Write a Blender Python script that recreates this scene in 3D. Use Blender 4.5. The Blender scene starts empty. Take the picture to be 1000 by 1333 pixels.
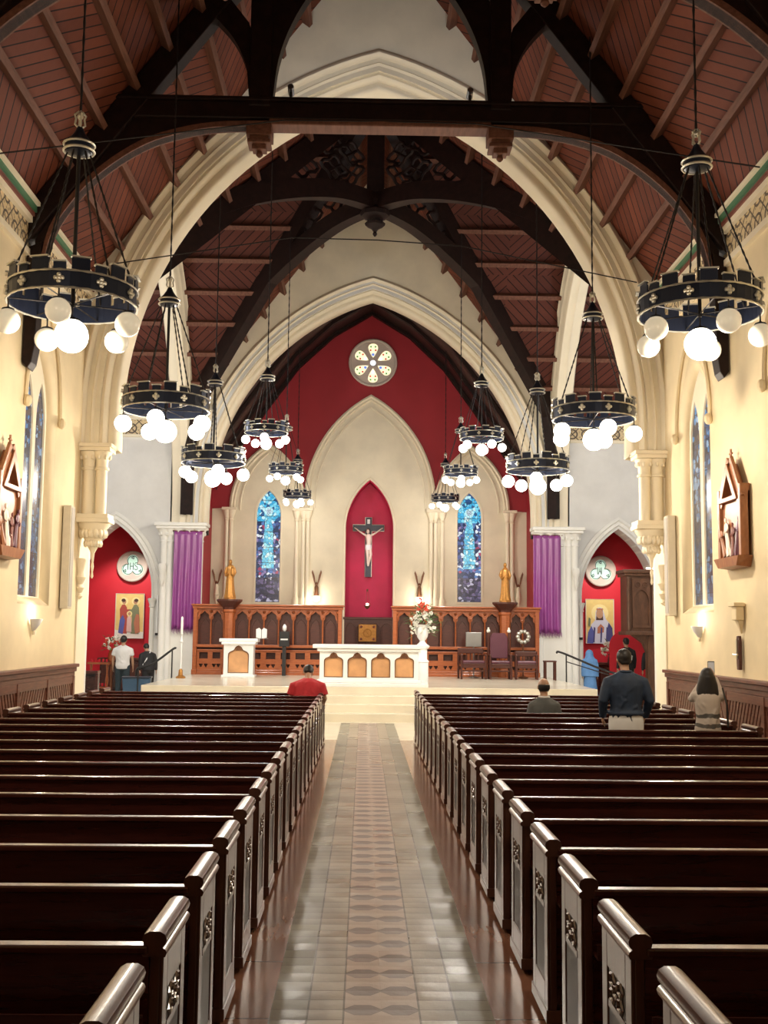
import bpy, bmesh, math, random
from math import sin, cos, pi, sqrt, atan, acos, atan2, radians
from mathutils import Vector, Matrix
from mathutils.geometry import tessellate_polygon
random.seed(7)
S = bpy.context.scene
COL = S.collection

# ------------------------------------------------------------------ camera
F_PX = 1450.0
YAW, PITCH, ROLL = radians(1.0), atan(157.3 / F_PX), radians(0.6)
cam_d = bpy.data.cameras.new('camera')
cam_d.sensor_fit = 'VERTICAL'; cam_d.sensor_height = 36.0; cam_d.sensor_width = 27.0
cam_d.lens = F_PX / 1333.0 * 36.0
cam_d.clip_start = 0.05; cam_d.clip_end = 200
cam = bpy.data.objects.new('camera', cam_d); COL.objects.link(cam)
fw = Vector((sin(YAW) * cos(PITCH), cos(YAW) * cos(PITCH), sin(PITCH)))
r0 = Vector((cos(YAW), -sin(YAW), 0)); u0 = r0.cross(fw)
rr = r0 * cos(ROLL) + u0 * sin(ROLL); uu = u0 * cos(ROLL) - r0 * sin(ROLL)
M = Matrix.Identity(4)
for i, v in enumerate((rr, uu, -fw)):
    M[0][i], M[1][i], M[2][i] = v
M[0][3], M[1][3], M[2][3] = -0.17, 0.0, 1.89
cam.matrix_world = M
S.camera = cam

# ------------------------------------------------------------------ world, exposure
w = bpy.data.worlds.new('world'); S.world = w; w.use_nodes = True
w.node_tree.nodes['Background'].inputs[0].default_value = (0.25, 0.30, 0.45, 1)
w.node_tree.nodes['Background'].inputs[1].default_value = 0.15
S.view_settings.view_transform = 'Standard'; S.view_settings.look = 'None'
S.view_settings.gamma = 1; S.view_settings.use_curve_mapping = False
S.view_settings.exposure = -0.05

WARM = (1.0, 0.86, 0.68)
def lamp(name, loc, power, color=WARM, kind='POINT', size=0.12, target=None, angle=60, blend=0.6, size_y=None):
    d = bpy.data.lights.new(name, kind); d.energy = power; d.color = color
    if kind in ('POINT', 'SPOT'): d.shadow_soft_size = size
    if kind == 'SPOT': d.spot_size = radians(angle); d.spot_blend = blend
    if kind == 'AREA':
        d.size = size
        if size_y: d.shape = 'RECTANGLE'; d.size_y = size_y
    o = bpy.data.objects.new(name, d); COL.objects.link(o); o.location = loc
    if target is not None:
        o.rotation_euler = (Vector(target) - Vector(loc)).to_track_quat('-Z', 'Y').to_euler()
    return o
NEUT = (1.0, 0.93, 0.82); A1_ = 20.6
COOL = (0.92, 0.95, 1.0)
# chandelier lamps: (x, y, z, power)
CH_BIG = [(-3.06, 10.7, 5.13, 200), (3.25, 11.1, 5.25, 200), (-3.06, 15.9, 5.13, 300), (3.29, 16.6, 5.22, 270),
          (-3.17, 21.8, 5.26, 420), (3.25, 21.8, 5.19, 420)]
CH_SMALL = [(-2.21, 22.6, 6.0, 190), (2.22, 22.6, 5.93, 190), (-2.24, 28.8, 6.08, 170), (2.33, 28.8, 6.08, 170),
            (-2.31, 35.0, 6.18, 80), (2.38, 35.0, 6.12, 80)]
for x, y, z, p in CH_BIG: lamp('chandelier_light', (x, y, z - 0.62), p)
for x, y, z, p in CH_SMALL: lamp('chandelier_light', (x, y, z - 0.5), p, NEUT)
# sanctuary spotlights on the roof timbers
lamp('altar_spot', (-1.63, 17.0, 10.3), 2600, NEUT, 'SPOT', 0.1, (-0.2, 25.6, 1.2), 22)
lamp('altar_spot', (1.63, 17.0, 10.3), 2600, NEUT, 'SPOT', 0.1, (0.3, 25.6, 1.2), 22)
lamp('sanctuary_spot', (-4.0, 22.0, 9.2), 2200, NEUT, 'SPOT', 0.15, (-2.6, 30.5, 1.0), 45)
lamp('sanctuary_spot', (4.0, 22.0, 9.2), 2200, NEUT, 'SPOT', 0.15, (2.6, 30.5, 1.0), 45)
lamp('niche_spot', (0.0, 34.6, 8.0), 520, (1, 0.85, 0.9), 'SPOT', 0.05, (0.0, 37.7, 3.6), 26, 0.9)
for s in (-1, 1):
    lamp('collar_spot_light', (s * 1.42, 17.15, 10.45), 130, COOL, 'SPOT', 0.06, (s * 0.3, A1_, 13.6), 110, 0.9)
    lamp('unseen_transept_light', (s * 8.0, 26.5, 7.5), 420, COOL, 'POINT', 0.3)  # added unseen lamp, no fixture modelled in the transept
    lamp('chapel_spot', (s * 7.4, 33.3, 4.6), 260, NEUT, 'SPOT', 0.1, (s * 7.4, 34.95, 1.6), 100)
    lamp('wall_lamp_light', (s * 5.2, 17.9 if s < 0 else 18.49, 2.16), 12, WARM, 'POINT', 0.06)
    lamp('angel_lamp_light', (s * 1.71 - 0.03, 36.6, 3.0), 18, WARM, 'POINT', 0.06)
lamp('unseen_rear_nave_light', (-3.1, 4.8, 5.0), 210)  # unseen lamps standing in for chandeliers above the view
lamp('unseen_rear_nave_light', (3.1, 4.8, 5.0), 210)

# ------------------------------------------------------------------ node helpers
class NT:
    def __init__(s, name):
        s.m = bpy.data.materials.new(name); s.m.use_nodes = True
        s.t = s.m.node_tree; s.t.nodes.clear()
        s.out = s.t.nodes.new('ShaderNodeOutputMaterial')
        s.b = s.t.nodes.new('ShaderNodeBsdfPrincipled'); s.L(s.b.outputs[0], s.out.inputs[0])
    def L(s, a, b): s.t.links.new(a, b)
    def n(s, kind, **k):
        x = s.t.nodes.new(kind)
        for a, v in k.items(): setattr(x, a, v)
        return x
    def put(s, sock, v):
        if v is None: return
        if hasattr(v, 'is_output'): s.L(v, sock)
        else: sock.default_value = v
    def m_(s, op, a, b=None, c=None):
        x = s.n('ShaderNodeMath', operation=op)
        for i, v in enumerate((a, b, c)): s.put(x.inputs[i], v)
        return x.outputs[0]
    def pos(s, obj=False):
        if obj:
            p = s.n('ShaderNodeTexCoord').outputs['Object']
        else: p = s.n('ShaderNodeNewGeometry').outputs['Position']
        q = s.n('ShaderNodeSeparateXYZ'); s.L(p, q.inputs[0])
        return p, q.outputs[0], q.outputs[1], q.outputs[2]
    def noise(s, vec, scale, detail=4, rough=0.55):
        x = s.n('ShaderNodeTexNoise'); s.put(x.inputs['Vector'], vec)
        x.inputs['Scale'].default_value = scale; x.inputs['Detail'].default_value = detail; x.inputs['Roughness'].default_value = rough
        return x.outputs['Fac']
    def mapping(s, vec, scale=(1, 1, 1), rot=(0, 0, 0), loc=(0, 0, 0)):
        x = s.n('ShaderNodeMapping'); s.L(vec, x.inputs[0]); x.inputs['Scale'].default_value = scale
        x.inputs['Rotation'].default_value = rot; x.inputs['Location'].default_value = loc
        return x.outputs[0]
    def ramp(s, fac, stops, interp='LINEAR'):
        x = s.n('ShaderNodeValToRGB'); s.put(x.inputs[0], fac); r = x.color_ramp; r.interpolation = interp
        while len(r.elements) > 1: r.elements.remove(r.elements[-1])
        r.elements[0].position = stops[0][0]; r.elements[0].color = (*stops[0][1], 1)
        for p, c in stops[1:]:
            e = r.elements.new(p); e.color = (*c, 1)
        return x.outputs[0]
    def mix(s, fac, a, b, mode='MIX'):
        x = s.n('ShaderNodeMix', data_type='RGBA', blend_type=mode)
        s.put(x.inputs[0], fac)
        for i, v in ((6, a), (7, b)):
            if isinstance(v, tuple) and len(v) == 3: v = (*v, 1)
            s.put(x.inputs[i], v)
        return x.outputs[2]
    def bump(s, h, strength=0.3, dist=0.01):
        x = s.n('ShaderNodeBump'); s.put(x.inputs['Height'], h); x.inputs['Strength'].default_value = strength
        x.inputs['Distance'].default_value = dist; s.L(x.outputs[0], s.b.inputs['Normal'])
    def set(s, color=None, rough=None, metal=None, coat=None, emis=None, es=None, spec=None):
        if isinstance(color, tuple) and len(color) == 3: color = (*color, 1)
        if isinstance(emis, tuple) and len(emis) == 3: emis = (*emis, 1)
        s.put(s.b.inputs['Base Color'], color); s.put(s.b.inputs['Roughness'], rough); s.put(s.b.inputs['Metallic'], metal)
        if coat is not None:
            s.b.inputs['Coat Weight'].default_value = coat; s.b.inputs['Coat Roughness'].default_value = 0.12
        s.put(s.b.inputs['Emission Color'], emis); s.put(s.b.inputs['Emission Strength'], es)
        s.put(s.b.inputs['Specular IOR Level'], spec)
        return s.m

def plaster(name, c, var=0.06, rough=0.75):
    t = NT(name); p, x, y, z = t.pos()
    n = t.noise(p, 1.3, 5); n2 = t.noise(p, 14, 3)
    d = tuple(v * (1 - var * 2) for v in c)
    col = t.mix(t.ramp(n, [(0.35, (0, 0, 0)), (0.65, (1, 1, 1))]), d, c)
    t.bump(n2, 0.12, 0.004)
    return t.set(col, rough)
def wood(name, a, b, rough=0.35, coat=0.0, scale=(3, 3, 30), obj=True, spec=0.5):
    t = NT(name); p, x, y, z = t.pos(obj)
    v = t.mapping(p, scale)
    n = t.noise(v, 2.0, 6, 0.6)
    col = t.mix(t.ramp(n, [(0.3, (0, 0, 0)), (0.7, (1, 1, 1))]), a, b)
    t.bump(n, 0.08, 0.003)
    return t.set(col, rough, coat=coat, spec=spec)
def plain(name, c, rough=0.5, metal=0.0, var=0.12, scale=8, emis=None, es=None, spec=None):
    t = NT(name); p, x, y, z = t.pos(True)
    n = t.noise(p, scale, 3)
    col = t.mix(n, tuple(v * (1 - var) for v in c), tuple(min(1, v * (1 + var)) for v in c))
    return t.set(col, rough, metal, emis=emis, es=es, spec=spec)

MT = {}
MT['nave_plaster'] = plaster('nave_plaster', (0.80, 0.66, 0.42))
MT['cream_plaster'] = plaster('cream_plaster', (0.80, 0.72, 0.55))
MT['trim_plaster'] = plaster('trim_plaster', (0.83, 0.74, 0.56), 0.03, 0.6)
MT['white_plaster'] = plaster('white_plaster', (0.72, 0.71, 0.68))
MT['white_trim'] = plaster('white_trim', (0.80, 0.79, 0.74), 0.03, 0.6)
MT['grey_plaster'] = plaster('grey_plaster', (0.50, 0.46, 0.41))
MT['red_paint'] = plaster('red_paint', (0.33, 0.012, 0.022), 0.05, 0.6)
MT['chapel_red'] = plaster('chapel_red', (0.62, 0.012, 0.03), 0.05, 0.6)
MT['niche_red'] = plaster('niche_red', (0.58, 0.010, 0.075), 0.08, 0.55)
MT['truss'] = wood('truss_wood', (0.008, 0.0035, 0.003), (0.020, 0.008, 0.006), 0.5, scale=(4, 1, 4), obj=False, spec=0.2)
MT['purlin'] = wood('purlin_wood', (0.10, 0.040, 0.025), (0.18, 0.078, 0.05), 0.6, scale=(8, 1, 8), obj=False, spec=0.2)
MT['vault'] = wood('vault_wood', (0.022, 0.008, 0.006), (0.05, 0.017, 0.012), 0.5, scale=(1, 6, 1), obj=False)
MT['pew'] = wood('pew_wood', (0.034, 0.007, 0.005), (0.070, 0.016, 0.011), 0.26, 0.5, scale=(1.2, 14, 14))
MT['pew_end'] = wood('pew_end_wood', (0.050, 0.018, 0.012), (0.085, 0.032, 0.02), 0.30, 0.5, scale=(14, 14, 1.5))
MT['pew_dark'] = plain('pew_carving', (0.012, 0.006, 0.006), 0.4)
MT['wainscot'] = wood('wainscot_wood', (0.085, 0.026, 0.015), (0.17, 0.058, 0.032), 0.4, 0.1, scale=(2, 2, 20), obj=False, spec=0.3)
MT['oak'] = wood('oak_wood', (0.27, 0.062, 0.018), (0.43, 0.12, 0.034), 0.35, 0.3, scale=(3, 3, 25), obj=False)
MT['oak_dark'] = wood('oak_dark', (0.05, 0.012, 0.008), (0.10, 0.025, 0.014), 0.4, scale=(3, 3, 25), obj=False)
MT['case_wood'] = wood('case_wood', (0.075, 0.032, 0.016), (0.15, 0.065, 0.032), 0.4, scale=(6, 6, 2), obj=False)
MT['station_wood'] = wood('station_wood', (0.24, 0.085, 0.03), (0.38, 0.15, 0.06), 0.4, scale=(6, 6, 2), obj=False)
MT['marble'] = plaster('white_marble', (0.86, 0.86, 0.85), 0.03, 0.25)
MT['step_marble'] = plaster('step_marble', (0.78, 0.72, 0.58), 0.06, 0.22)
MT['amber'] = plaster('amber_marble', (0.80, 0.43, 0.20), 0.2, 0.3)
MT['black_iron'] = plain('black_iron', (0.014, 0.019, 0.038), 0.35, 0.6)
MT['blue_iron'] = plain('blue_iron', (0.012, 0.02, 0.09), 0.35, 0.4)
MT['silver'] = plain('silver_trim', (0.62, 0.60, 0.52), 0.35, 0.7)
MT['chain'] = plain('chain_iron', (0.02, 0.017, 0.017), 0.5, 0.5)
MT['gold'] = plain('gold_leaf', (0.45, 0.21, 0.05), 0.38, 0.55, 0.45, 20)
MT['bronze'] = plain('bronze', (0.16, 0.07, 0.035), 0.4, 0.5)
MT['globe_lit'] = plain('lit_globe', (0.9, 0.9, 0.85), 0.3, emis=(1.0, 0.93, 0.80), es=9.0)
MT['globe_dim'] = plain('milk_glass_globe', (0.80, 0.75, 0.62), 0.15, emis=(1.0, 0.90, 0.68), es=0.28)  # unlit globes, a faint glow put into the glass
MT['lamp_glow'] = plain('lamp_glow', (0.9, 0.9, 0.85), 0.3, emis=(1.0, 0.9, 0.72), es=5.0)
MT['floor_wood'] = wood('floor_wood', (0.03, 0.012, 0.008), (0.06, 0.022, 0.014), 0.3, 0.3, scale=(12, 1, 1), obj=False)
MT['white_cloth'] = plain('white_cloth', (0.8, 0.8, 0.8), 0.8)
MT['skin'] = plain('skin', (0.42, 0.24, 0.15), 0.5)
MT['hair'] = plain('dark_hair', (0.012, 0.009, 0.008), 0.5)
MT['leaf'] = plain('leaf_green', (0.07, 0.16, 0.04), 0.5)
MT['petal_white'] = plain('petal_white', (0.85, 0.83, 0.75), 0.6)
MT['petal_red'] = plain('petal_red', (0.72, 0.10, 0.06), 0.6)
MT['leather'] = plain('maroon_leather', (0.11, 0.03, 0.05), 0.35)
MT['navy'] = plain('navy_paint', (0.03, 0.035, 0.055), 0.4)
MT['corpus'] = plain('painted_corpus', (0.80, 0.68, 0.58), 0.5)
MT['steel'] = plain('steel', (0.3, 0.3, 0.3), 0.3, 0.9)
MT['black'] = plain('matt_black', (0.012, 0.012, 0.013), 0.5)
MT['speaker_cream'] = plain('speaker_cream', (0.62, 0.55, 0.42), 0.6)

# red floorboards at the aisle edge: glossy
def border_mat():
    t = NT('aisle_border_wood'); p, x, y, z = t.pos()
    n = t.noise(t.mapping(p, (9, 1.2, 1)), 2, 5)
    col = t.mix(n, (0.20, 0.085, 0.05), (0.33, 0.16, 0.10))
    j = t.m_('LESS_THAN', t.m_('FRACT', t.m_('DIVIDE', y, 0.95)), 0.012)
    col = t.mix(j, col, (0.03, 0.012, 0.008))
    t.bump(n, 0.1, 0.003)
    return t.set(col, t.m_('ADD', 0.12, t.m_('MULTIPLY', n, 0.12)), coat=0.3)
MT['border'] = border_mat()
# patterned tile runner
def tile_mat(cx):
    t = NT('aisle_tile'); p, x, y, z = t.pos()
    u = t.m_('SUBTRACT', x, cx)
    au = t.m_('ABSOLUTE', u)
    centre = t.m_('LESS_THAN', au, 0.19)
    mid = t.m_('LESS_THAN', au, 0.37)
    # tiles laid in courses, lengths differ by band
    cy = t.m_('DIVIDE', y, 0.15)
    row = t.m_('FLOOR', cy)
    fr = t.m_('FRACT', cy)
    g1 = t.m_('LESS_THAN', fr, 0.045)
    ge = [t.m_('LESS_THAN', t.m_('ABSOLUTE', t.m_('SUBTRACT', au, k)), 0.005) for k in (0.19, 0.37)]
    gout = t.m_('MAXIMUM', ge[0], ge[1])
    # hourglass pattern in the centre band, period 0.30 along y
    v = t.m_('ABSOLUTE', t.m_('SUBTRACT', t.m_('FRACT', t.m_('DIVIDE', y, 0.30)), 0.5))     # 0..0.5
    q = t.m_('FRACT', t.m_('DIVIDE', t.m_('ADD', u, 0.19), 0.19))
    q = t.m_('ABSOLUTE', t.m_('SUBTRACT', q, 0.5))                                         # 0 centre of each half
    hexv = t.m_('ADD', v, t.m_('MULTIPLY', t.m_('MAXIMUM', t.m_('SUBTRACT', q, 0.22), 0.0), 0.75))
    lozenge = t.m_('LESS_THAN', hexv, 0.24)
    edge = t.m_('LESS_THAN', t.m_('ABSOLUTE', t.m_('SUBTRACT', hexv, 0.24)), 0.015)
    comb = t.n('ShaderNodeCombineXYZ'); t.L(row, comb.inputs[1]); t.L(t.m_('FLOOR', t.m_('MULTIPLY', u, 5.3)), comb.inputs[0])
    wn = t.n('ShaderNodeTexWhiteNoise'); t.L(comb.outputs[0], wn.inputs[0])
    rnd = wn.outputs['Value']
    n = t.noise(p, 5, 5)
    outer = t.mix(rnd, (0.22, 0.21, 0.165), (0.36, 0.345, 0.275))
    midc = t.mix(rnd, (0.34, 0.29, 0.225), (0.47, 0.41, 0.33))
    cen = t.mix(lozenge, (0.50, 0.40, 0.34), (0.22, 0.175, 0.165))
    cen = t.mix(edge, cen, (0.16, 0.12, 0.105))
    col = t.mix(mid, outer, midc); col = t.mix(centre, col, cen)
    grout = t.m_('MAXIMUM', t.m_('MULTIPLY', g1, t.m_('SUBTRACT', 1.0, centre)), gout)
    col = t.mix(t.m_('MULTIPLY', grout, 0.8), col, (0.06, 0.05, 0.04))
    col = t.mix(t.m_('MULTIPLY', n, 0.35), col, (0.12, 0.10, 0.08))
    wave = t.m_('MULTIPLY', t.m_('SINE', t.m_('MULTIPLY', fr, pi)), 0.22)
    h = t.m_('ADD', t.m_('SUBTRACT', wave, grout), t.m_('ADD', t.m_('MULTIPLY', n, 0.9), t.m_('MULTIPLY', rnd, 0.2)))
    t.bump(h, 0.6, 0.012)
    return t.set(col, t.m_('ADD', 0.26, t.m_('MULTIPLY', rnd, 0.16)), spec=0.45)
# ceiling boards: diagonal between purlins, direction flips from bay to bay
def board_mat(name, axis, a, b, yc=0.0, step=0.82, m=1.33):
    t = NT(name); p, x, y, z = t.pos()
    k = sqrt(1 + m * m)
    if axis == 'nave': s_, l_ = t.m_('MULTIPLY', t.m_('ABSOLUTE', x), k), y
    else: s_, l_ = t.m_('MULTIPLY', t.m_('ABSOLUTE', t.m_('SUBTRACT', y, yc)), k), x
    bay = t.m_('FLOOR', t.m_('DIVIDE', s_, step))
    sg = t.m_('SUBTRACT', t.m_('MULTIPLY', t.m_('FLOORED_MODULO', t.m_('ADD', t.m_('FLOOR', t.m_('DIVIDE', bay, 2.0)), t.m_('FLOOR', t.m_('DIVIDE', t.m_('SUBTRACT', l_, 16.9), 4.4))), 2.0), 2.0), 1.0)
    sg = t.m_('SIGN', t.m_('ADD', sg, 0.01))
    c = t.m_('ADD', t.m_('MULTIPLY', s_, sg), l_)
    c = t.m_('DIVIDE', c, 0.27)
    f = t.m_('FRACT', c); idx = t.m_('FLOOR', c)
    wn = t.n('ShaderNodeTexWhiteNoise', noise_dimensions='1D'); t.L(idx, wn.inputs['W'])
    gr = t.m_('LESS_THAN', f, 0.12)
    n = t.noise(t.mapping(p, (3, 3, 3)), 3, 5)
    col = t.mix(t.m_('ADD', t.m_('MULTIPLY', wn.outputs['Value'], 0.6), t.m_('MULTIPLY', n, 0.4)), a, b)
    col = t.mix(gr, col, tuple(v * 0.12 for v in a))
    t.bump(t.m_('SUBTRACT', 1.0, gr), 0.5, 0.02)
    return t.set(col, 0.65, spec=0.2)
MT['boards'] = board_mat('nave_boards', 'nave', (0.10, 0.024, 0.012), (0.19, 0.052, 0.026))
MT['boards_x'] = board_mat('transept_boards', 'x', (0.065, 0.016, 0.010), (0.11, 0.030, 0.018), 26.9)
def frieze_mat():
    t = NT('frieze_stencil'); p, x, y, z = t.pos()
    s_ = t.m_('ADD', y, x)
    a = t.m_('ABSOLUTE', t.m_('SUBTRACT', t.m_('FRACT', t.m_('DIVIDE', s_, 0.42)), 0.5))
    b = t.m_('ABSOLUTE', t.m_('SUBTRACT', t.m_('FRACT', t.m_('DIVIDE', z, 0.40)), 0.5))
    r = t.m_('SQRT', t.m_('ADD', t.m_('MULTIPLY', a, a), t.m_('MULTIPLY', b, b)))
    ring = t.m_('LESS_THAN', t.m_('ABSOLUTE', t.m_('SUBTRACT', r, 0.33)), 0.05)
    cross = t.m_('LESS_THAN', t.m_('ABSOLUTE', t.m_('SUBTRACT', a, b)), 0.05)
    v = t.n('ShaderNodeTexVoronoi'); t.L(p, v.inputs[0]); v.inputs['Scale'].default_value = 14
    dots = t.m_('LESS_THAN', v.outputs['Distance'], 0.32)
    f = t.m_('MAXIMUM', t.m_('MAXIMUM', ring, cross), t.m_('MULTIPLY', dots, 0.55))
    return t.set(t.mix(f, (0.66, 0.52, 0.30), (0.10, 0.07, 0.05)), 0.6)
MT['frieze'] = frieze_mat()
MT['green_paint'] = plain('green_paint', (0.05, 0.16, 0.08), 0.5)
MT['brown_paint'] = plain('red_brown_paint', (0.18, 0.05, 0.035), 0.5)

# ------------------------------------------------------------------ mesh builder
class MB:
    def __init__(s): s.v = []; s.f = []
    def add(s, vs, fs):
        k = len(s.v); s.v += [tuple(q) for q in vs]; s.f += [tuple(i + k for i in f) for f in fs]; return s
    def box(s, x0, x1, y0, y1, z0, z1):
        return s.add([(x0, y0, z0), (x1, y0, z0), (x1, y1, z0), (x0, y1, z0), (x0, y0, z1), (x1, y0, z1), (x1, y1, z1), (x0, y1, z1)],
                     [(0, 3, 2, 1), (4, 5, 6, 7), (0, 1, 5, 4), (1, 2, 6, 5), (2, 3, 7, 6), (3, 0, 4, 7)])
    def hull(s, bot, top):
        n = len(bot); s.add(list(bot) + list(top), [tuple(range(n - 1, -1, -1)), tuple(range(n, 2 * n))] + [(i, (i + 1) % n, n + (i + 1) % n, n + i) for i in range(n)]); return s
    def prism(s, poly, a0, a1, plane='xz', holes=()):
        def mp(p, a):
            return {'xz': (p[0], a, p[1]), 'yz': (a, p[0], p[1]), 'xy': (p[0], p[1], a)}[plane]
        loops = [list(poly)] + [list(h) for h in holes]
        flat = [p for l in loops for p in l]
        tris = tessellate_polygon([[Vector((p[0], p[1], 0)) for p in l] for l in loops])
        n = len(flat)
        fs = [tuple(t) for t in tris] + [tuple(n + i for i in reversed(t)) for t in tris]
        k = 0
        for l in loops:
            m = len(l)
            fs += [(k + i, k + (i + 1) % m, n + k + (i + 1) % m, n + k + i) for i in range(m)]
            k += m
        return s.add([mp(p, a0) for p in flat] + [mp(p, a1) for p in flat], fs)
    def tube(s, pts, r, n=8, closed=False, caps=True, up=None):
        pts = [Vector(p) for p in pts]; m = len(pts); rs = r if isinstance(r, (list, tuple)) else [r] * m
        vs = []; prev = None
        for i, p in enumerate(pts):
            a = pts[i - 1] if (i > 0 or closed) else p; b = pts[(i + 1) % m] if (i < m - 1 or closed) else p
            d = (b - a).normalized()
            ref = prev if prev is not None else (Vector((0, 0, 1)) if abs(d.z) < 0.9 else Vector((1, 0, 0)))
            e1 = d.cross(ref)
            if e1.length < 1e-5: e1 = d.cross(Vector((0, 1, 0.1)))
            e1.normalize(); e2 = d.cross(e1).normalized(); prev = -e2 if ref.dot(e2) < 0 else e2
            if prev is not None: e2 = prev; e1 = d.cross(e2).normalized()
            for k in range(n):
                t = 2 * pi * k / n; vs.append(p + e1 * cos(t) * rs[i] + e2 * sin(t) * rs[i])
        fs = []
        for i in range(m if closed else m - 1):
            for k in range(n):
                a = i * n + k; b = i * n + (k + 1) % n; c = ((i + 1) % m) * n
                fs.append((a, b, c + (k + 1) % n, c + k))
        if caps and not closed: fs += [tuple(range(n - 1, -1, -1)), tuple((m - 1) * n + k for k in range(n))]
        return s.add(vs, fs)
    def lathe(s, prof, c=(0, 0, 0), n=16, sx=1, sy=1, a0=0, a1=2 * pi):
        full = abs(a1 - a0 - 2 * pi) < 1e-6; nn = n if full else n + 1
        vs = [(c[0] + r * cos(a0 + (a1 - a0) * k / n) * sx, c[1] + r * sin(a0 + (a1 - a0) * k / n) * sy, c[2] + z) for r, z in prof for k in range(nn)]
        fs = []
        for i in range(len(prof) - 1):
            for k in range(n):
                b = (k + 1) % nn
                fs.append((i * nn + k, i * nn + b, (i + 1) * nn + b, (i + 1) * nn + k))
        if full and prof[0] != prof[-1]:
            fs += [tuple(range(n - 1, -1, -1)), tuple((len(prof) - 1) * n + k for k in range(n))]
        return s.add(vs, fs)
    def ball(s, c, r, n=14, sx=1, sy=1, sz=1):
        prof = [(max(1e-4, r * sin(pi * i / (n // 2 + 1))), -r * cos(pi * i / (n // 2 + 1)) * sz) for i in range(n // 2 + 2)]
        return s.lathe(prof, c, n, sx, sy)
    def grid(s, rows, closed=False):
        m = len(rows[0]); vs = [p for r_ in rows for p in r_]; fs = []
        for i in range(len(rows) - 1):
            for k in range(m if closed else m - 1):
                a = i * m + k; b = i * m + (k + 1) % m
                fs.append((a, b, b + m, a + m))
        return s.add(vs, fs)
    def beam(s, p0, p1, w_, h, up=(0, 0, 1)):
        p0, p1 = Vector(p0), Vector(p1); d = (p1 - p0).normalized(); upv = Vector(up)
        e1 = d.cross(upv)
        if e1.length < 1e-4: e1 = d.cross(Vector((0, 1, 0)))
        e1.normalize(); e2 = e1.cross(d).normalized()
        q = [(-w_ / 2, -h / 2), (w_ / 2, -h / 2), (w_ / 2, h / 2), (-w_ / 2, h / 2)]
        return s.hull([p0 + e1 * a + e2 * b for a, b in q], [p1 + e1 * a + e2 * b for a, b in q])
    def xf(s, mat):
        s.v = [tuple(mat @ Vector(q)) for q in s.v]; return s
    def build(s, name, mat, parent=None, smooth=False, bevel=0, loc=None, angle=40, solid=0):
        me = bpy.data.meshes.new(name); me.from_pydata(s.v, [], s.f); me.update()
        bm = bmesh.new(); bm.from_mesh(me); bmesh.ops.recalc_face_normals(bm, faces=bm.faces); bm.to_mesh(me); bm.free()
        me.materials.append(MT[mat] if isinstance(mat, str) else mat)
        if smooth:
            me.polygons.foreach_set('use_smooth', [True] * len(me.polygons)); me.set_sharp_from_angle(angle=radians(angle))
        o = bpy.data.objects.new(name, me); COL.objects.link(o)
        if parent: o.parent = parent
        if loc: o.location = loc
        if solid:
            md = o.modifiers.new('solid', 'SOLIDIFY'); md.thickness = solid; md.offset = 0
        if bevel:
            md = o.modifiers.new('bevel', 'BEVEL'); md.width = bevel; md.segments = 2; md.limit_method = 'ANGLE'
        return o

def tag(o, label, cat, group=None):
    o['label'] = label; o['category'] = cat
    if group: o['group'] = group
    return o
def thing(name, loc=(0, 0, 0), rz=0, label=None, cat=None, group=None):
    o = bpy.data.objects.new(name, None); COL.objects.link(o); o.empty_display_size = 0.2
    o.location = loc; o.rotation_euler = (0, 0, rz)
    if label: tag(o, label, cat, group)
    return o
def struct(o): o['kind'] = 'structure'; return o
def kids(o): return KIDS.get(o.name) or [c for c in bpy.data.objects if c.parent == o]
KIDS = {}
def copy_tree(o, parent=None, cache=None):
    if cache is None:
        cache = {}
        for q in bpy.data.objects:
            if q.parent: cache.setdefault(q.parent.name, []).append(q)
    c = o.copy(); COL.objects.link(c)
    if parent: c.parent = parent
    for ch in cache.get(o.name, []): copy_tree(ch, c, cache)
    return c

# ------------------------------------------------------------------ arch geometry
class Arch:
    """two-centred pointed arch: half width w, spring z, rise h"""
    def __init__(s, w_, zs, h, c=0.0):
        s.w, s.zs, s.h, s.c = w_, zs, h, c; s.r = (h * h + w_ * w_) / (2 * w_)
    def pts(s, d=0.0, n=14):
        R = s.r + d; k = s.r - s.w; th = acos(min(1, k / R)); right = []
        for i in range(n + 1):
            a = th * i / n; right.append((s.c - k + R * cos(a), s.zs + R * sin(a)))
        left = [(2 * s.c - x, z) for x, z in reversed(right[:-1])]
        return right + left          # right spring -> apex -> left spring
    def closed(s, z0, d=0.0, n=14):
        p = s.pts(d, n); return [(p[0][0], z0)] + p + [(p[-1][0], z0)]
def arch_sweep(mb, arch, prof, plane='xz', zlow=None, n=18):
    """prof: list of (offset outward, position across the wall)"""
    rows = []
    for d, a in prof:
        p = arch.pts(d, n)
        if zlow is not None: p = [(p[0][0], zlow)] + p + [(p[-1][0], zlow)]
        rows.append([(x, a, z) if plane == 'xz' else (a, x, z) for x, z in p])
    mb.grid(rows)
    return mb
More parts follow.
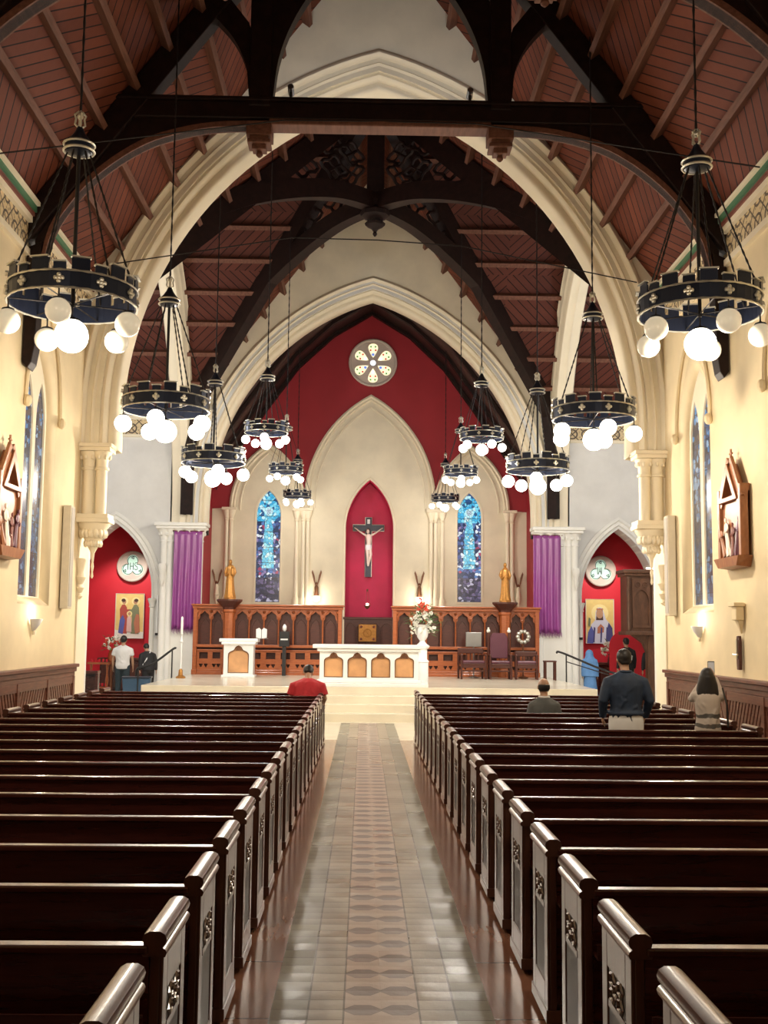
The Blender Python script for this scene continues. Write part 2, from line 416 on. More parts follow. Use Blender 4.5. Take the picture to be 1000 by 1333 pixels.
# stained glass: leaded cells, the evening light behind put in as emission
def glass_mat(name, cx, zb, zt, figure=True, strength=0.75, axis='x', dark=False, fig_w=0.2):
    t = NT(name); p, x, y, z = t.pos()
    u = t.m_('SUBTRACT', x if axis == 'x' else y, cx)
    v = t.m_('DIVIDE', t.m_('SUBTRACT', z, zb), zt - zb)
    vo = t.n('ShaderNodeTexVoronoi'); t.L(p, vo.inputs[0]); vo.inputs['Scale'].default_value = 10.5
    ve = t.n('ShaderNodeTexVoronoi', feature='DISTANCE_TO_EDGE'); t.L(p, ve.inputs[0]); ve.inputs['Scale'].default_value = 10.5
    sep = t.n('ShaderNodeSeparateColor'); t.L(vo.outputs['Color'], sep.inputs[0])
    r1, r2 = sep.outputs[0], sep.outputs[1]
    if dark:
        col = t.ramp(r1, [(0, (0.02, 0.03, 0.06)), (0.35, (0.05, 0.10, 0.22)), (0.6, (0.10, 0.30, 0.62)), (0.8, (0.35, 0.55, 0.8)), (0.92, (0.16, 0.12, 0.10))], 'CONSTANT')
        col = t.mix(t.ramp(v, [(0.45, (0, 0, 0)), (1.0, (1, 1, 1))]), t.mix(0.65, col, (0.03, 0.035, 0.05)), col)
    else:
        top = t.ramp(r1, [(0, (0.02, 0.10, 0.28)), (0.2, (0.05, 0.45, 0.80)), (0.55, (0.20, 0.70, 0.95)), (0.8, (0.55, 0.88, 1.0))], 'CONSTANT')
        midc = t.ramp(r1, [(0, (0.01, 0.03, 0.10)), (0.45, (0.06, 0.10, 0.30)), (0.62, (0.08, 0.20, 0.50)), (0.75, (0.24, 0.20, 0.44)), (0.82, (0.75, 0.85, 0.98)), (0.96, (0.35, 0.05, 0.12))], 'CONSTANT')
        low_ = t.ramp(r1, [(0, (0.02, 0.02, 0.05)), (0.4, (0.05, 0.05, 0.12)), (0.65, (0.12, 0.10, 0.22)), (0.85, (0.45, 0.45, 0.6))], 'CONSTANT')
        robe = t.ramp(r2, [(0, (0.10, 0.48, 0.75)), (0.3, (0.16, 0.62, 0.85)), (0.6, (0.34, 0.80, 0.92)), (0.85, (0.70, 0.95, 1.0))], 'CONSTANT')
        isT = t.m_('GREATER_THAN', v, 0.72); isL = t.m_('LESS_THAN', v, 0.22)
        col = t.mix(isT, midc, top); col = t.mix(isL, col, low_)
        # standing robed figure: head and body
        if figure:
            wob = t.m_('MULTIPLY', t.m_('SUBTRACT', t.noise(p, 4.5, 2), 0.5), 0.14)
            du = t.m_('ABSOLUTE', t.m_('ADD', u, wob))
            wdt = t.m_('ADD', 0.10 * fig_w / 0.2, t.m_('MULTIPLY', t.m_('SUBTRACT', 0.80, v), 0.22 * fig_w / 0.2))
            body = t.m_('MULTIPLY', t.m_('LESS_THAN', du, wdt), t.m_('MULTIPLY', t.m_('LESS_THAN', v, 0.78), t.m_('GREATER_THAN', v, 0.30)))
            col = t.mix(body, col, robe)
            dz = t.m_('MULTIPLY', t.m_('SUBTRACT', v, 0.81), zt - zb)
            rad = t.m_('SQRT', t.m_('ADD', t.m_('MULTIPLY', u, u), t.m_('MULTIPLY', dz, dz)))
            halo = t.m_('LESS_THAN', rad, 0.15); head = t.m_('LESS_THAN', rad, 0.085)
            col = t.mix(halo, col, (0.55, 0.90, 1.0)); col = t.mix(head, col, (0.45, 0.62, 0.75))
    lead = t.m_('LESS_THAN', ve.outputs['Distance'], 0.03)
    bars = t.m_('LESS_THAN', t.m_('FRACT', t.m_('DIVIDE', z, 0.52)), 0.03)
    lead = t.m_('MAXIMUM', lead, bars)
    col = t.mix(lead, col, (0.008, 0.01, 0.015))
    return t.set(t.mix(0.6, col, (0.01, 0.01, 0.02)), 0.2, emis=col, es=strength)
MT['GLASS_NAVE'] = glass_mat('stained_glass_nave', 0, 2.5, 6.1, figure=False, strength=0.7, axis='y', dark=True)
MT['GLASS_L'] = glass_mat('stained_glass_saint', -3.37, 2.86, 6.6)
MT['GLASS_R'] = glass_mat('stained_glass_virgin', 3.34, 2.93, 6.6)
# ================================================================== STRUCTURE
W = 5.45; EAVE = 8.5; RIDGE = 15.7; SLOPE = 1.33; A1 = 20.6; A1B = 21.3; A2 = 32.5; A2B = 33.3; YC = 26.9; APS = 37.0; YB = -7.0
SF = 0.68     # sanctuary floor height
def roof_z(x): return RIDGE - SLOPE * abs(x)
CX = -0.055; AHW = 0.555   # aisle runner
PL, PR = -0.82, 0.74      # pew end faces at the aisle
struct(MB().box(-11, 11, YB, 35.5, -0.2, -0.02).build('floor', 'floor_wood'))
struct(MB().box(CX - AHW, CX + AHW, YB, 23.75, -0.02, 0.0).build('floor_aisle', tile_mat(CX)))
for s, x0, x1 in ((0, -1.0, CX - AHW), (1, CX + AHW, 0.95)):
    struct(MB().box(x0, x1, YB, 20.0, -0.02, 0.004).build('floor_aisle_border', 'border'))
struct(MB().box(-11, 11, 20.0, 35.5, -0.03, -0.004).build('floor_crossing', 'step_marble'))
# sanctuary platform and steps
struct(MB().box(-5.1, 5.1, 25.15, 37.6, -0.02, SF).build('floor_sanctuary', 'step_marble', bevel=0.01))
for i, y in enumerate((24.05, 24.4, 24.75)):
    struct(MB().box(-5.1, 5.1, y, 25.2, -0.02, 0.17 * (i + 1)).build('trim_step', 'step_marble', bevel=0.012))

def lancet(cx, w_, z0, zs, h, n=8): return Arch(w_, zs, h, cx).closed(z0, n=n)
def rev(p): return list(reversed(p))

# ---- nave side walls with window openings
ZSILL, ZSPR, HW = 2.28, 5.35, 0.86
WIN = {-1: [17.98, 13.58], 1: [18.70, 14.30]}
for s in (-1, 1):
    holes = [lancet(c, HW, ZSILL, ZSPR, 1.5) for c in WIN[s]]
    outer = [(YB, -0.2), (A1, -0.2), (A1, EAVE + 0.1), (YB, EAVE + 0.1)]
    nm = 'wall_left' if s < 0 else 'wall_right'
    m = MB(); m.prism(outer, s * W, s * (W + 0.04), 'yz', holes)
    m.box(min(s * (W + 0.03), s * (W + 0.75)), max(s * (W + 0.03), s * (W + 0.75)), YB, A1, -0.2, 1.5)
    struct(m.build(nm, 'nave_plaster'))
    for k, c in enumerate(WIN[s]):
        # splayed embrasure
        wn = thing('window_%d' % (1 + k + (2 if s > 0 else 0))); wn['kind'] = 'structure'
        a0 = Arch(HW, ZSPR, 1.5, c).closed(ZSILL, n=8); a1 = Arch(0.66, ZSPR - 0.05, 1.15, c).closed(ZSILL + 0.12, n=8)
        m = MB(); m.grid([[(s * (W + 0.005), y, z) for y, z in a0 + a0[:1]], [(s * (W + 0.12), y, z) for y, z in a1 + a1[:1]]])
        m.build('splay', 'nave_plaster', wn, smooth=True, angle=30, solid=0.01)
        lights = [lancet(c - 0.33, 0.25, ZSILL + 0.14, ZSPR - 0.1, 0.72), lancet(c + 0.33, 0.25, ZSILL + 0.14, ZSPR - 0.1, 0.72)]
        m = MB().prism(a1, s * (W + 0.115), s * (W + 0.18), 'yz', lights); m.build('mullion_panel', 'trim_plaster', wn)
        for l in lights:
            MB().prism(l, s * (W + 0.145), s * (W + 0.155), 'yz').build('stained_glass', 'GLASS_NAVE', wn)
        # hood mould with label stops
        hd = Arch(HW + 0.12, 5.45, 1.75, c)
        m = MB(); m.tube([(s * (W - 0.03), y, z) for y, z in hd.pts(0, 12)], 0.035, 6)
        for q in (-1, 1): m.ball((s * (W - 0.06), c + q * (HW + 0.12), 5.40), 0.07, 8, sz=1.4)
        m.build('hood_mould', 'nave_plaster', wn, smooth=True)
    # eaves: frieze band, cornice, painted mouldings
    def strip(z0, z1, d, mat, nm):
        return struct(MB().box(min(s * W, s * (W - d)), max(s * W, s * (W - d)), YB, A1, z0, z1).build(nm, mat))
    strip(7.72, 8.14, 0.02, 'frieze', 'trim_frieze')
    strip(7.62, 7.72, 0.07, 'trim_plaster', 'trim_frieze_sill')
    strip(8.14, 8.24, 0.09, 'trim_plaster', 'trim_cornice'); strip(8.24, 8.30, 0.12, 'brown_paint', 'trim_cornice_red')
    strip(8.30, 8.40, 0.15, 'green_paint', 'trim_cornice_green'); strip(8.40, 8.46, 0.20, 'trim_plaster', 'trim_cornice_edge')
    # wainscot
    t = thing('trim_wainscot_left' if s < 0 else 'trim_wainscot_right'); t['kind'] = 'structure'
    x = lambda d: s * (W - d)
    def wb(d0, d1, y0, y1, z0, z1, mb): mb.box(min(x(d0), x(d1)), max(x(d0), x(d1)), y0, y1, z0, z1)
    m = MB(); wb(0, 0.03, YB, 20.45, 0, 1.2, m); m.build('backboard', 'wainscot', t)
    m = MB(); wb(0, 0.14, YB, 20.50, 1.22, 1.28, m); wb(0, 0.10, YB, 20.48, 1.14, 1.22, m); wb(0, 0.07, YB, 20.46, 1.06, 1.14, m); m.build('cap_rail', 'wainscot', t, bevel=0.012)
    y = 20.45; kk = 0
    while y > 6.2:
        y0 = y - 1.62
        m = MB(); wb(0.03, 0.08, y - 0.12, y, 0, 1.06, m); wb(0.03, 0.07, y0, y - 0.12, 0.93, 1.06, m); wb(0.03, 0.07, y0, y - 0.12, 0, 0.14, m)
        m.build('stile', 'wainscot', t, bevel=0.006)
        m = MB(); n = 11; dirn = 1 if kk % 2 else -1
        span = 1.50
        def clip(poly, lim, keep_less):
            out = []
            for i_ in range(len(poly)):
                a_, b_ = poly[i_ - 1], poly[i_]
                ia, ib = ((a_[0] <= lim) == keep_less or a_[0] == lim), ((b_[0] <= lim) == keep_less or b_[0] == lim)
                if ia != ib:
                    q_ = (lim - a_[0]) / (b_[0] - a_[0]); out.append((lim, a_[1] + (b_[1] - a_[1]) * q_))
                if ib: out.append(b_)
            return out
        for i in range(-5, n + 5):       # diagonal slats clipped to the panel
            ya = y0 + span * i / n; sh = 0.40 * dirn
            poly = [(ya, 0.14), (ya + 0.095, 0.14), (ya + 0.095 + sh, 0.93), (ya + sh, 0.93)]
            poly = clip(poly, y0 + span, True)
            if len(poly) > 2: poly = clip(poly, y0, False)
            if len(poly) < 3 or max(p[0] for p in poly) - min(p[0] for p in poly) < 0.02: continue
            m.prism(poly, x(0.03), x(0.055), 'yz')
        m.build('slat_panel', 'wainscot', t)
        y = y0; kk += 1
struct(MB().box(-W - 0.4, W + 0.4, YB - 0.2, YB, -0.2, 16).build('wall_back', 'nave_plaster'))

# ---- first arch wall
def gable_wall(nm, y0, y1, mat, bottom, roofpad=0.05):
    """bottom: list of points from right outer foot round the opening to left outer foot"""
    poly = [(W + 0.5, roof_z(W + 0.5) + roofpad), (0, RIDGE + roofpad), (-W - 0.5, roof_z(W + 0.5) + roofpad)]
    pts = bottom + list(reversed(poly))
    return struct(MB().prism(pts, y0, y1, 'xz').build(nm, mat))
AR1 = Arch(4.85, 5.9, 6.54); AR2 = Arch(4.80, 5.4, 6.5)
a = AR1.pts(0.3, 20)
rt = [(W + 0.5, -0.2), (5.42, -0.2), (5.42, 3.75), (5.15, 3.95), (5.15, 5.9)]
bot = rt + a[1:-1] + [(-x, z) for x, z in reversed(rt)]
gable_wall('wall_nave_arch', A1, A1B, 'cream_plaster', bot)
PROF = [(0.72, 0.02), (0.70, -0.06), (0.62, -0.10), (0.56, -0.06), (0.54, 0.03), (0.47, 0.0), (0.44, -0.03), (0.38, 0.01), (0.36, 0.09), (0.28, 0.06), (0.24, 0.04), (0.18, 0.08),
        (0.16, 0.17), (0.09, 0.15), (0.05, 0.15), (0.0, 0.20), (0.0, 0.66), (0.08, 0.72), (0.5, 0.72)]
m = MB(); arch_sweep(m, AR1, [(d, A1 + y) for d, y in PROF], zlow=5.27, n=26); struct(m.build('trim_nave_arch', 'trim_plaster', smooth=True, angle=50))
def shaft_cluster(s, nm, x_list, y, z0, z1, r, mat, capw=0.12, corbel=True):
    t = thing(nm); t['kind'] = 'structure'
    m = MB()
    for xx in x_list:
        m.lathe([(r, z0 + 0.1), (r, z1 - 0.42)], (s * xx, y, 0), 14)
    m.build('shaft', mat, t, smooth=True)
    m = MB()
    for xx in x_list:
        m.lathe([(r, z1 - 0.44), (r * 1.3, z1 - 0.43), (r * 1.3, z1 - 0.39), (r * 1.05, z1 - 0.38), (r * 1.1, z1 - 0.25), (r * 1.6, z1 - 0.14), (r * 1.75, z1 - 0.10), (r * 1.5, z1 - 0.09)], (s * xx, y, 0), 14)
        for k in range(7):
            a_ = 2 * pi * k / 7; m.ball((s * xx + cos(a_) * r * 1.35, y + sin(a_) * r * 1.35, z1 - 0.2), r * 0.36, 6, sz=1.3)
    m.build('capital', mat, t, smooth=True)
    xa, xb = s * min(x_list) - s * capw * 1.5, s * max(x_list) + s * capw * 1.6
    m = MB()
    m.box(min(xa, xb), max(xa, xb), y - capw * 1.5, y + 0.3, z1 - 0.09, z1 - 0.02)
    m.box(min(xa, xb) - 0.03, max(xa, xb) + 0.03, y - capw * 1.8, y + 0.3, z1 - 0.02, z1 + 0.05)
    m.box(min(xa, xb), max(xa, xb), y - capw * 1.5, y + 0.3, z0 + 0.08, z0 + 0.16)
    m.box(min(xa, xb) - 0.02, max(xa, xb) + 0.02, y - capw * 1.7, y + 0.3, z0, z0 + 0.08)
    m.build('abacus', mat, t, bevel=0.01)
    if corbel:
        xm = (xa + xb) / 2; hw = abs(xb - xa) / 2
        m = MB(); prof = [(0.03, -1.02), (0.09, -0.98), (0.05, -0.90), (0.10, -0.80), (0.06, -0.72), (0.12, -0.55), (0.55, -0.30), (0.80, -0.12), (1.0, -0.04), (1.0, 0.0)]
        m.lathe([(hw * r_, z0 + zz) for r_, zz in prof], (xm, y + 0.06, 0), 16, 1, 0.75)
        for k in range(9):
            a_ = pi + pi * k / 8; m.ball((xm + cos(a_) * hw * 0.72, y + 0.06 + sin(a_) * hw * 0.6, z0 - 0.2), 0.055, 6, sz=1.6)
            m.ball((xm + cos(a_) * hw * 0.45, y + 0.06 + sin(a_) * hw * 0.4, z0 - 0.38), 0.045, 6, sz=1.6)
        m.build('corbel', mat, t, smooth=True)
    return t
for s in (-1, 1):
    shaft_cluster(s, 'trim_arch_shafts', [5.06, 5.30], A1 - 0.02, 3.85, 5.27, 0.105, 'trim_plaster')
    m = MB(); m.lathe([(0.02, 2.45), (0.06, 2.5), (0.04, 2.56), (0.09, 2.66), (0.05, 2.72), (0.11, 2.85), (0.07, 2.95), (0.12, 3.15), (0.10, 3.2)], (s * 5.40, A1 + 0.05, 0), 10)
    struct(m.build('trim_corbel_drop', 'trim_plaster', smooth=True))

# ---- east wall of the crossing with chancel arch and chapel arches
CH = {-1: -7.43, 1: 7.30}
CHW, CHS, CHH = 1.10, 3.0, 2.0
a = AR2.pts(0.25, 20)
outl = [(10.8, -0.2)]
c = Arch(CHW, CHS, CHH, CH[1]).closed(-0.2, n=10); outl += c
outl += [(5.05, -0.2), (5.05, 5.4)] + a[1:-1] + [(-5.05, 5.4), (-5.05, -0.2)]
c = Arch(CHW, CHS, CHH, CH[-1]).closed(-0.2, n=10); outl += c
outl += [(-10.8, -0.2), (-10.8, 8.4), (-5.75, 8.4), (-5.45, roof_z(5.45) + 0.05), (0, RIDGE + 0.05), (5.45, roof_z(5.45) + 0.05), (5.75, 8.4), (10.8, 8.4)]
struct(MB().prism(outl, A2, A2B, 'xz').build('wall_chancel_arch', 'white_plaster'))
# cream gable above chancel arch
g = Arch(4.8, 5.4, 6.5).pts(0.6, 20)
gp = [(5.44, roof_z(5.44)), (0, RIDGE)] + [(-5.44, roof_z(5.44))] + [(-5.4, 5.6)] + list(reversed(g[1:-1])) + [(5.4, 5.6)]
struct(MB().prism(gp, A2 - 0.03, A2 + 0.01, 'xz').build('wall_chancel_gable', 'cream_plaster'))
m = MB(); arch_sweep(m, AR2, [(d * 0.85, A2 + y) for d, y in PROF], zlow=5.0, n=26); struct(m.build('trim_chancel_arch', 'trim_plaster', smooth=True, angle=50))
for s in (-1, 1):
    m = MB(); arch_sweep(m, Arch(CHW, CHS, CHH, CH[s]), [(0.30, A2 + 0.01), (0.30, A2 - 0.05), (0.22, A2 - 0.08), (0.18, A2 - 0.03), (0.10, A2 - 0.05), (0.07, A2 - 0.01), (0, A2 + 0.05), (0, A2B)], zlow=2.75, n=14)
    struct(m.build('trim_chapel_arch', 'white_trim', smooth=True, angle=50))
    m = MB()
    for q in (-1, 1):
        xx = CH[s] + q * (CHW + 0.04)
        m.lathe([(0.07, 0), (0.07, 2.55), (0.10, 2.57), (0.08, 2.62), (0.12, 2.74), (0.14, 2.80), (0.10, 2.82)], (xx, A2 - 0.02, 0), 12)
    struct(m.build('trim_chapel_shafts', 'white_trim', smooth=True))
    # pier of the crossing
    t = thing('trim_pier'); t['kind'] = 'structure'
    m = MB(); m.box(min(s * 4.86, s * 5.95), max(s * 4.86, s * 5.95), A2 - 0.42, A2, -0.02, 4.62); m.build('pier_core', 'white_trim', t, bevel=0.03)
    m = MB()
    for xx in (4.92, 5.75, 5.93):
        m.lathe([(0.16, -0.02), (0.16, 0.25), (0.10, 0.35), (0.10, 4.45)], (s * xx, A2 - 0.40, 0), 12)
    m.build('shaft', 'white_trim', t, smooth=True)
    m = MB()
    for xx in (4.92, 5.2, 5.5, 5.75, 5.93):
        m.lathe([(0.10, 4.42), (0.13, 4.44), (0.10, 4.50), (0.13, 4.62), (0.19, 4.76), (0.21, 4.80)], (s * xx, A2 - 0.38, 0), 12)
        for k in range(6):
            a_ = 2 * pi * k / 6; m.ball((s * xx + cos(a_) * 0.15, A2 - 0.38 + sin(a_) * 0.15, 4.66), 0.04, 6, sz=1.5)
    m.build('capital', 'white_trim', t, smooth=True)
    m = MB(); m.box(min(s * 4.72, s * 6.15), max(s * 4.72, s * 6.15), A2 - 0.62, A2, 4.80, 4.88); m.box(min(s * 4.68, s * 6.2), max(s * 4.68, s * 6.2), A2 - 0.66, A2, 4.88, 4.98); m.build('abacus', 'white_trim', t, bevel=0.02)
    m = MB(); m.lathe([(0.02, 3.15), (0.06, 3.25), (0.09, 3.4), (0.07, 3.5), (0.12, 3.6), (0.13, 3.75), (0.10, 3.8)], (s * 5.95, A2 - 0.5, 0), 10); m.build('pendant_corbel', 'white_trim', t, smooth=True)
    # lateral arches to the transepts
    AL = Arch(5.55, 5.4, 6.8, YC)
    x0, x1 = s * 5.20, s * 5.95
    a = AL.pts(0.25, 20)
    poly = [(A2, 4.98)] + [(YC + 5.58, 4.98)] + a[1:-1] + [(YC - 5.58, 4.98), (A1B, 4.98), (A1B, RIDGE - SLOPE * 5.6), (YC, RIDGE + 0.02), (A2, RIDGE - SLOPE * 5.6)]
    struct(MB().prism(poly, x0 + s * 0.1, x1 - s * 0.1, 'yz').build('wall_transept_arch', 'cream_plaster'))
    m = MB(); pr = [(0.6, 0.10), (0.58, 0.02), (0.5, -0.02), (0.44, 0.03), (0.36, 0.02), (0.30, 0.06), (0.22, 0.04), (0.16, 0.10), (0.08, 0.10), (0, 0.16), (0, 0.30), (-0.04, 0.36), (0, 0.42), (0, 0.60), (0.2, 0.66)]
    arch_sweep(m, AL, [(d, x0 + s * y) for d, y in pr], 'yz', 4.98, 22)
    struct(m.build('trim_transept_arch', 'trim_plaster', smooth=True, angle=50))
    # near pier behind nave arch
    struct(MB().box(min(s * 5.44, s * 6.0), max(s * 5.44, s * 6.0), A1B - 0.02, A1B + 0.2, -0.2, 5.2).build('trim_near_pier', 'white_plaster'))
    # transept shell
    struct(MB().box(min(s * 10.7, s * 10.9), max(s * 10.7, s * 10.9), A1, A2B, -0.2, 16).build('wall_transept_end', 'white_plaster'))
    struct(MB().box(min(s * 5.9, s * 10.8), max(s * 5.9, s * 10.8), A1B - 0.3, A1B, -0.2, 9).build('wall_transept_near', 'white_plaster'))
    m = MB(); m.box(min(s * 5.9, s * 10.7), max(s * 5.9, s * 10.7), A2 - 0.03, A2, 7.62, 8.06); struct(m.build('trim_transept_frieze', 'frieze'))
    m = MB(); m.box(min(s * 5.9, s * 10.7), max(s * 5.9, s * 10.7), A2 - 0.08, A2, 8.06, 8.16); m.box(min(s * 5.9, s * 10.7), max(s * 5.9, s * 10.7), A2 - 0.07, A2, 7.54, 7.62); struct(m.build('trim_transept_cornice', 'trim_plaster'))
    # side chapels
    cx = CH[s]; x0, x1 = cx - 2.0, cx + 2.0
    struct(MB().box(x0, x1, 35.0, 35.1, -0.2, 6).build('wall_chapel_back', 'chapel_red'))
    struct(MB().box(x0 - 0.1, x0, A2B, 35.0, -0.2, 6).build('wall_chapel_side', 'chapel_red'))
    struct(MB().box(x1, x1 + 0.1, A2B, 35.0, -0.2, 6).build('wall_chapel_side', 'chapel_red'))
    struct(MB().box(x0, x1, A2B, 35.1, 5.6, 5.7).build('ceiling_chapel', 'red_paint'))

# ---- chancel
struct(MB().box(-5.4, -5.25, A2B, APS + 0.9, -0.2, 12).build('wall_chancel_left', 'red_paint'))
struct(MB().box(5.25, 5.4, A2B, APS + 0.8, -0.2, 12).build('wall_chancel_right', 'red_paint'))
NI = Arch(0.78, 5.35, 1.62)
hole = NI.closed(0.7, n=10)
gl = [lancet(-3.37, 0.41, 2.86, 5.75, 0.85), lancet(3.34, 0.41, 2.93, 5.75, 0.85)]
struct(MB().prism([(-5.3, -0.2), (5.3, -0.2), (5.3, 14), (-5.3, 14)], APS + 0.03, APS + 0.2, 'xz', [hole] + gl + [[(0.05 + 0.72 * cos(i * pi / 12), 10.97 + 0.72 * sin(i * pi / 12)) for i in range(24)]]).build('wall_apse', 'red_paint'))
def cream(poly, holes, nm='wall_apse_panel'): struct(MB().prism(poly, APS, APS + 0.06, 'xz', holes).build(nm, 'cream_plaster'))
AC = Arch(2.05, 6.2, 3.5); AF = Arch(1.12, 6.0, 2.0)
cp = AC.pts(0, 16)
lower = [(-5.25, -0.2), (-0.78, -0.2), (-0.78, 0.7)]
# one cream plane: lower wall plus three arched tops
fl = [(x - 3.40, z) for x, z in AF.pts(0, 10)]; fr_ = [(x + 3.40, z) for x, z in AF.pts(0, 10)]
outer = [(-5.25, 0.0), (5.25, 0.0), (5.25, 5.95)] + fr_ + cp + fl + [(-5.25, 5.95)]
cream(outer, [hole] + gl)
for A_, off, zl in ((AC, 0, 6.0), (AF, -3.40, 5.9), (AF, 3.40, 5.9)):
    B_ = Arch(A_.w, A_.zs, A_.h, off)
    m = MB(); arch_sweep(m, B_, [(0.16, APS + 0.05), (0.16, APS - 0.05), (0.10, APS - 0.09), (0.05, APS - 0.04), (0.0, APS - 0.07), (-0.04, APS - 0.02), (-0.04, APS + 0.02)], zlow=zl, n=16)
    m2 = MB(); arch_sweep(m2, Arch(A_.w - 0.2, A_.zs, A_.h * 0.93, off), [(0.03, APS + 0.01), (0.02, APS - 0.04), (-0.02, APS - 0.04), (-0.03, APS + 0.01)], zlow=zl, n=16)
    m.add(m2.v, m2.f)
    struct(m.build('trim_apse_arch', 'trim_plaster', smooth=True, angle=50))
for xs in ((-2.42, -2.2, -2.05), (2.05, 2.2, 2.42), (-4.75, -4.6), (4.6, 4.75)):
    m = MB()
    for xx in xs:
        m.lathe([(0.13, 2.4), (0.13, 2.95), (0.07, 3.05), (0.065, 5.55), (0.09, 5.57), (0.07, 5.62), (0.13, 5.80), (0.16, 5.9), (0.12, 5.93)], (xx, APS - 0.08, 0), 10)
    m.box(min(xs) - 0.16, max(xs) + 0.16, APS - 0.2, APS, 5.9, 5.99)
    struct(m.build('trim_apse_shafts', 'trim_plaster', smooth=True, angle=35))
# niche recess
m = MB(); pp = NI.pts(0.0, 12); path = [(pp[0][0], 0.7)] + pp + [(pp[-1][0], 0.7)]
m.grid([[(x, APS - 0.01, z) for x, z in path], [(x, APS + 0.75, z) for x, z in path]])
struct(m.build('wall_niche_side', 'niche_red', smooth=True, angle=30, solid=0.01))
struct(MB().box(-0.85, 0.85, APS + 0.74, APS + 0.8, 0.6, 7.2).build('wall_niche_back', 'niche_red'))
m = MB(); arch_sweep(m, NI, [(0.09, APS + 0.0), (0.08, APS - 0.04), (0.02, APS - 0.05), (0.0, APS + 0.02)], zlow=2.4, n=12); struct(m.build('trim_niche', 'trim_plaster', smooth=True))

# ---- chancel vault (timber barrel following the arch)
AV_ = [(5.26, 6.7), (5.15, 7.15), (4.3, 8.35), (3.5, 9.5), (2.5, 10.85), (1.3, 11.95), (0.0, 12.72)]
m = MB(); rows = []
pp = AV_ + [(-x, z) for x, z in reversed(AV_[:-1])]
m.grid([[(x, A2B - 0.02, z) for x, z in pp], [(x, APS + 0.1, z) for x, z in pp]])
struct(m.build('ceiling_chancel', 'vault', smooth=True, angle=20, solid=0.06))
for yy in (33.7, 35.3, 36.8):
    rp = [(x * 0.97, z - 0.14) for x, z in pp]
    m = MB(); m.grid([[(x, yy - 0.1, z + 0.2) for x, z in rp], [(x, yy - 0.1, z) for x, z in rp], [(x, yy + 0.1, z) for x, z in rp], [(x, yy + 0.1, z + 0.2) for x, z in rp]])
    struct(m.build('trim_vault_rib', 'truss'))

# ---- nave ceiling
def slab(poly3, mat, nm):
    vs = [Vector(p) for p in poly3]; n = len(vs); up = [v + Vector((0, 0, 0.12)) for v in vs]
    return MB().hull(vs, up).build(nm, mat)
cn = thing('ceiling_nave'); cn['kind'] = 'structure'
for s in (-1, 1):
    o = slab([(0, YB, RIDGE), (s * (W + 0.3), YB, roof_z(W + 0.3)), (s * (W + 0.3), A1 + 0.02, roof_z(W + 0.3)), (0, A1 + 0.02, RIDGE)], 'boards', 'roof_boards'); o.parent = cn
NK = sqrt(1 + SLOPE ** 2); STEP = 0.82
proto_p = None
for s in (-1, 1):
    for k in range(1, 11):
        xx = s * k * STEP / NK
        if abs(xx) > 5.3: continue
        nrm = Vector((-s * SLOPE, 0, -1)).normalized()
        p = Vector((xx, 0, roof_z(xx))) + nrm * 0.09
        m = MB().beam((p.x, 5.0, p.z), (p.x, A1 - 0.03, p.z), 0.10, 0.19, up=nrm)
        m.build('purlin', 'purlin', cn, bevel=0.006)
m = MB().box(-0.12, 0.12, 5, A1, RIDGE - 0.5, RIDGE - 0.1); m.build('ridge_beam', 'truss', cn)
# ---- crossing and transept ceiling
cc = thing('ceiling_crossing'); cc['kind'] = 'structure'
E_ = 5.85
for q in (-1, 1):
    yy = YC + q * E_
    z_ = roof_z(E_)
    o = slab([(0, YC, RIDGE), (0, yy, RIDGE), (E_, yy, z_)], 'boards', 'roof_boards'); o.parent = cc
    o = slab([(0, YC, RIDGE), (0, yy, RIDGE), (-E_, yy, z_)], 'boards', 'roof_boards'); o.parent = cc
    for s in (-1, 1):
        o = slab([(0, YC, RIDGE), (s * 10.8, YC, RIDGE), (s * 10.8, yy, z_), (s * E_, yy, z_)], 'boards_x', 'transept_boards'); o.parent = cc
for k in range(1, 11):
    d = k * STEP * 1.12 / NK
    if d > 5.5: continue
    for s in (-1, 1):
        for q in (-1, 1):
            yl = YC + q * (5.6 if q > 0 else 5.55)
            nrm = Vector((-s * SLOPE, 0, -1)).normalized(); p = Vector((s * d, 0, roof_z(d))) + nrm * 0.09
            m = MB().beam((p.x, YC + q * d, p.z), (p.x, yl, p.z), 0.10, 0.19, up=nrm); m.build('purlin', 'purlin', cc)
            nrm = Vector((0, -q * SLOPE, -1)).normalized(); p = Vector((0, YC + q * d, RIDGE - SLOPE * d)) + nrm * 0.09
            m = MB().beam((s * d, p.y, p.z), (s * 10.7, p.y, p.z), 0.12, 0.2, up=nrm); m.build('transept_purlin', 'purlin', cc)

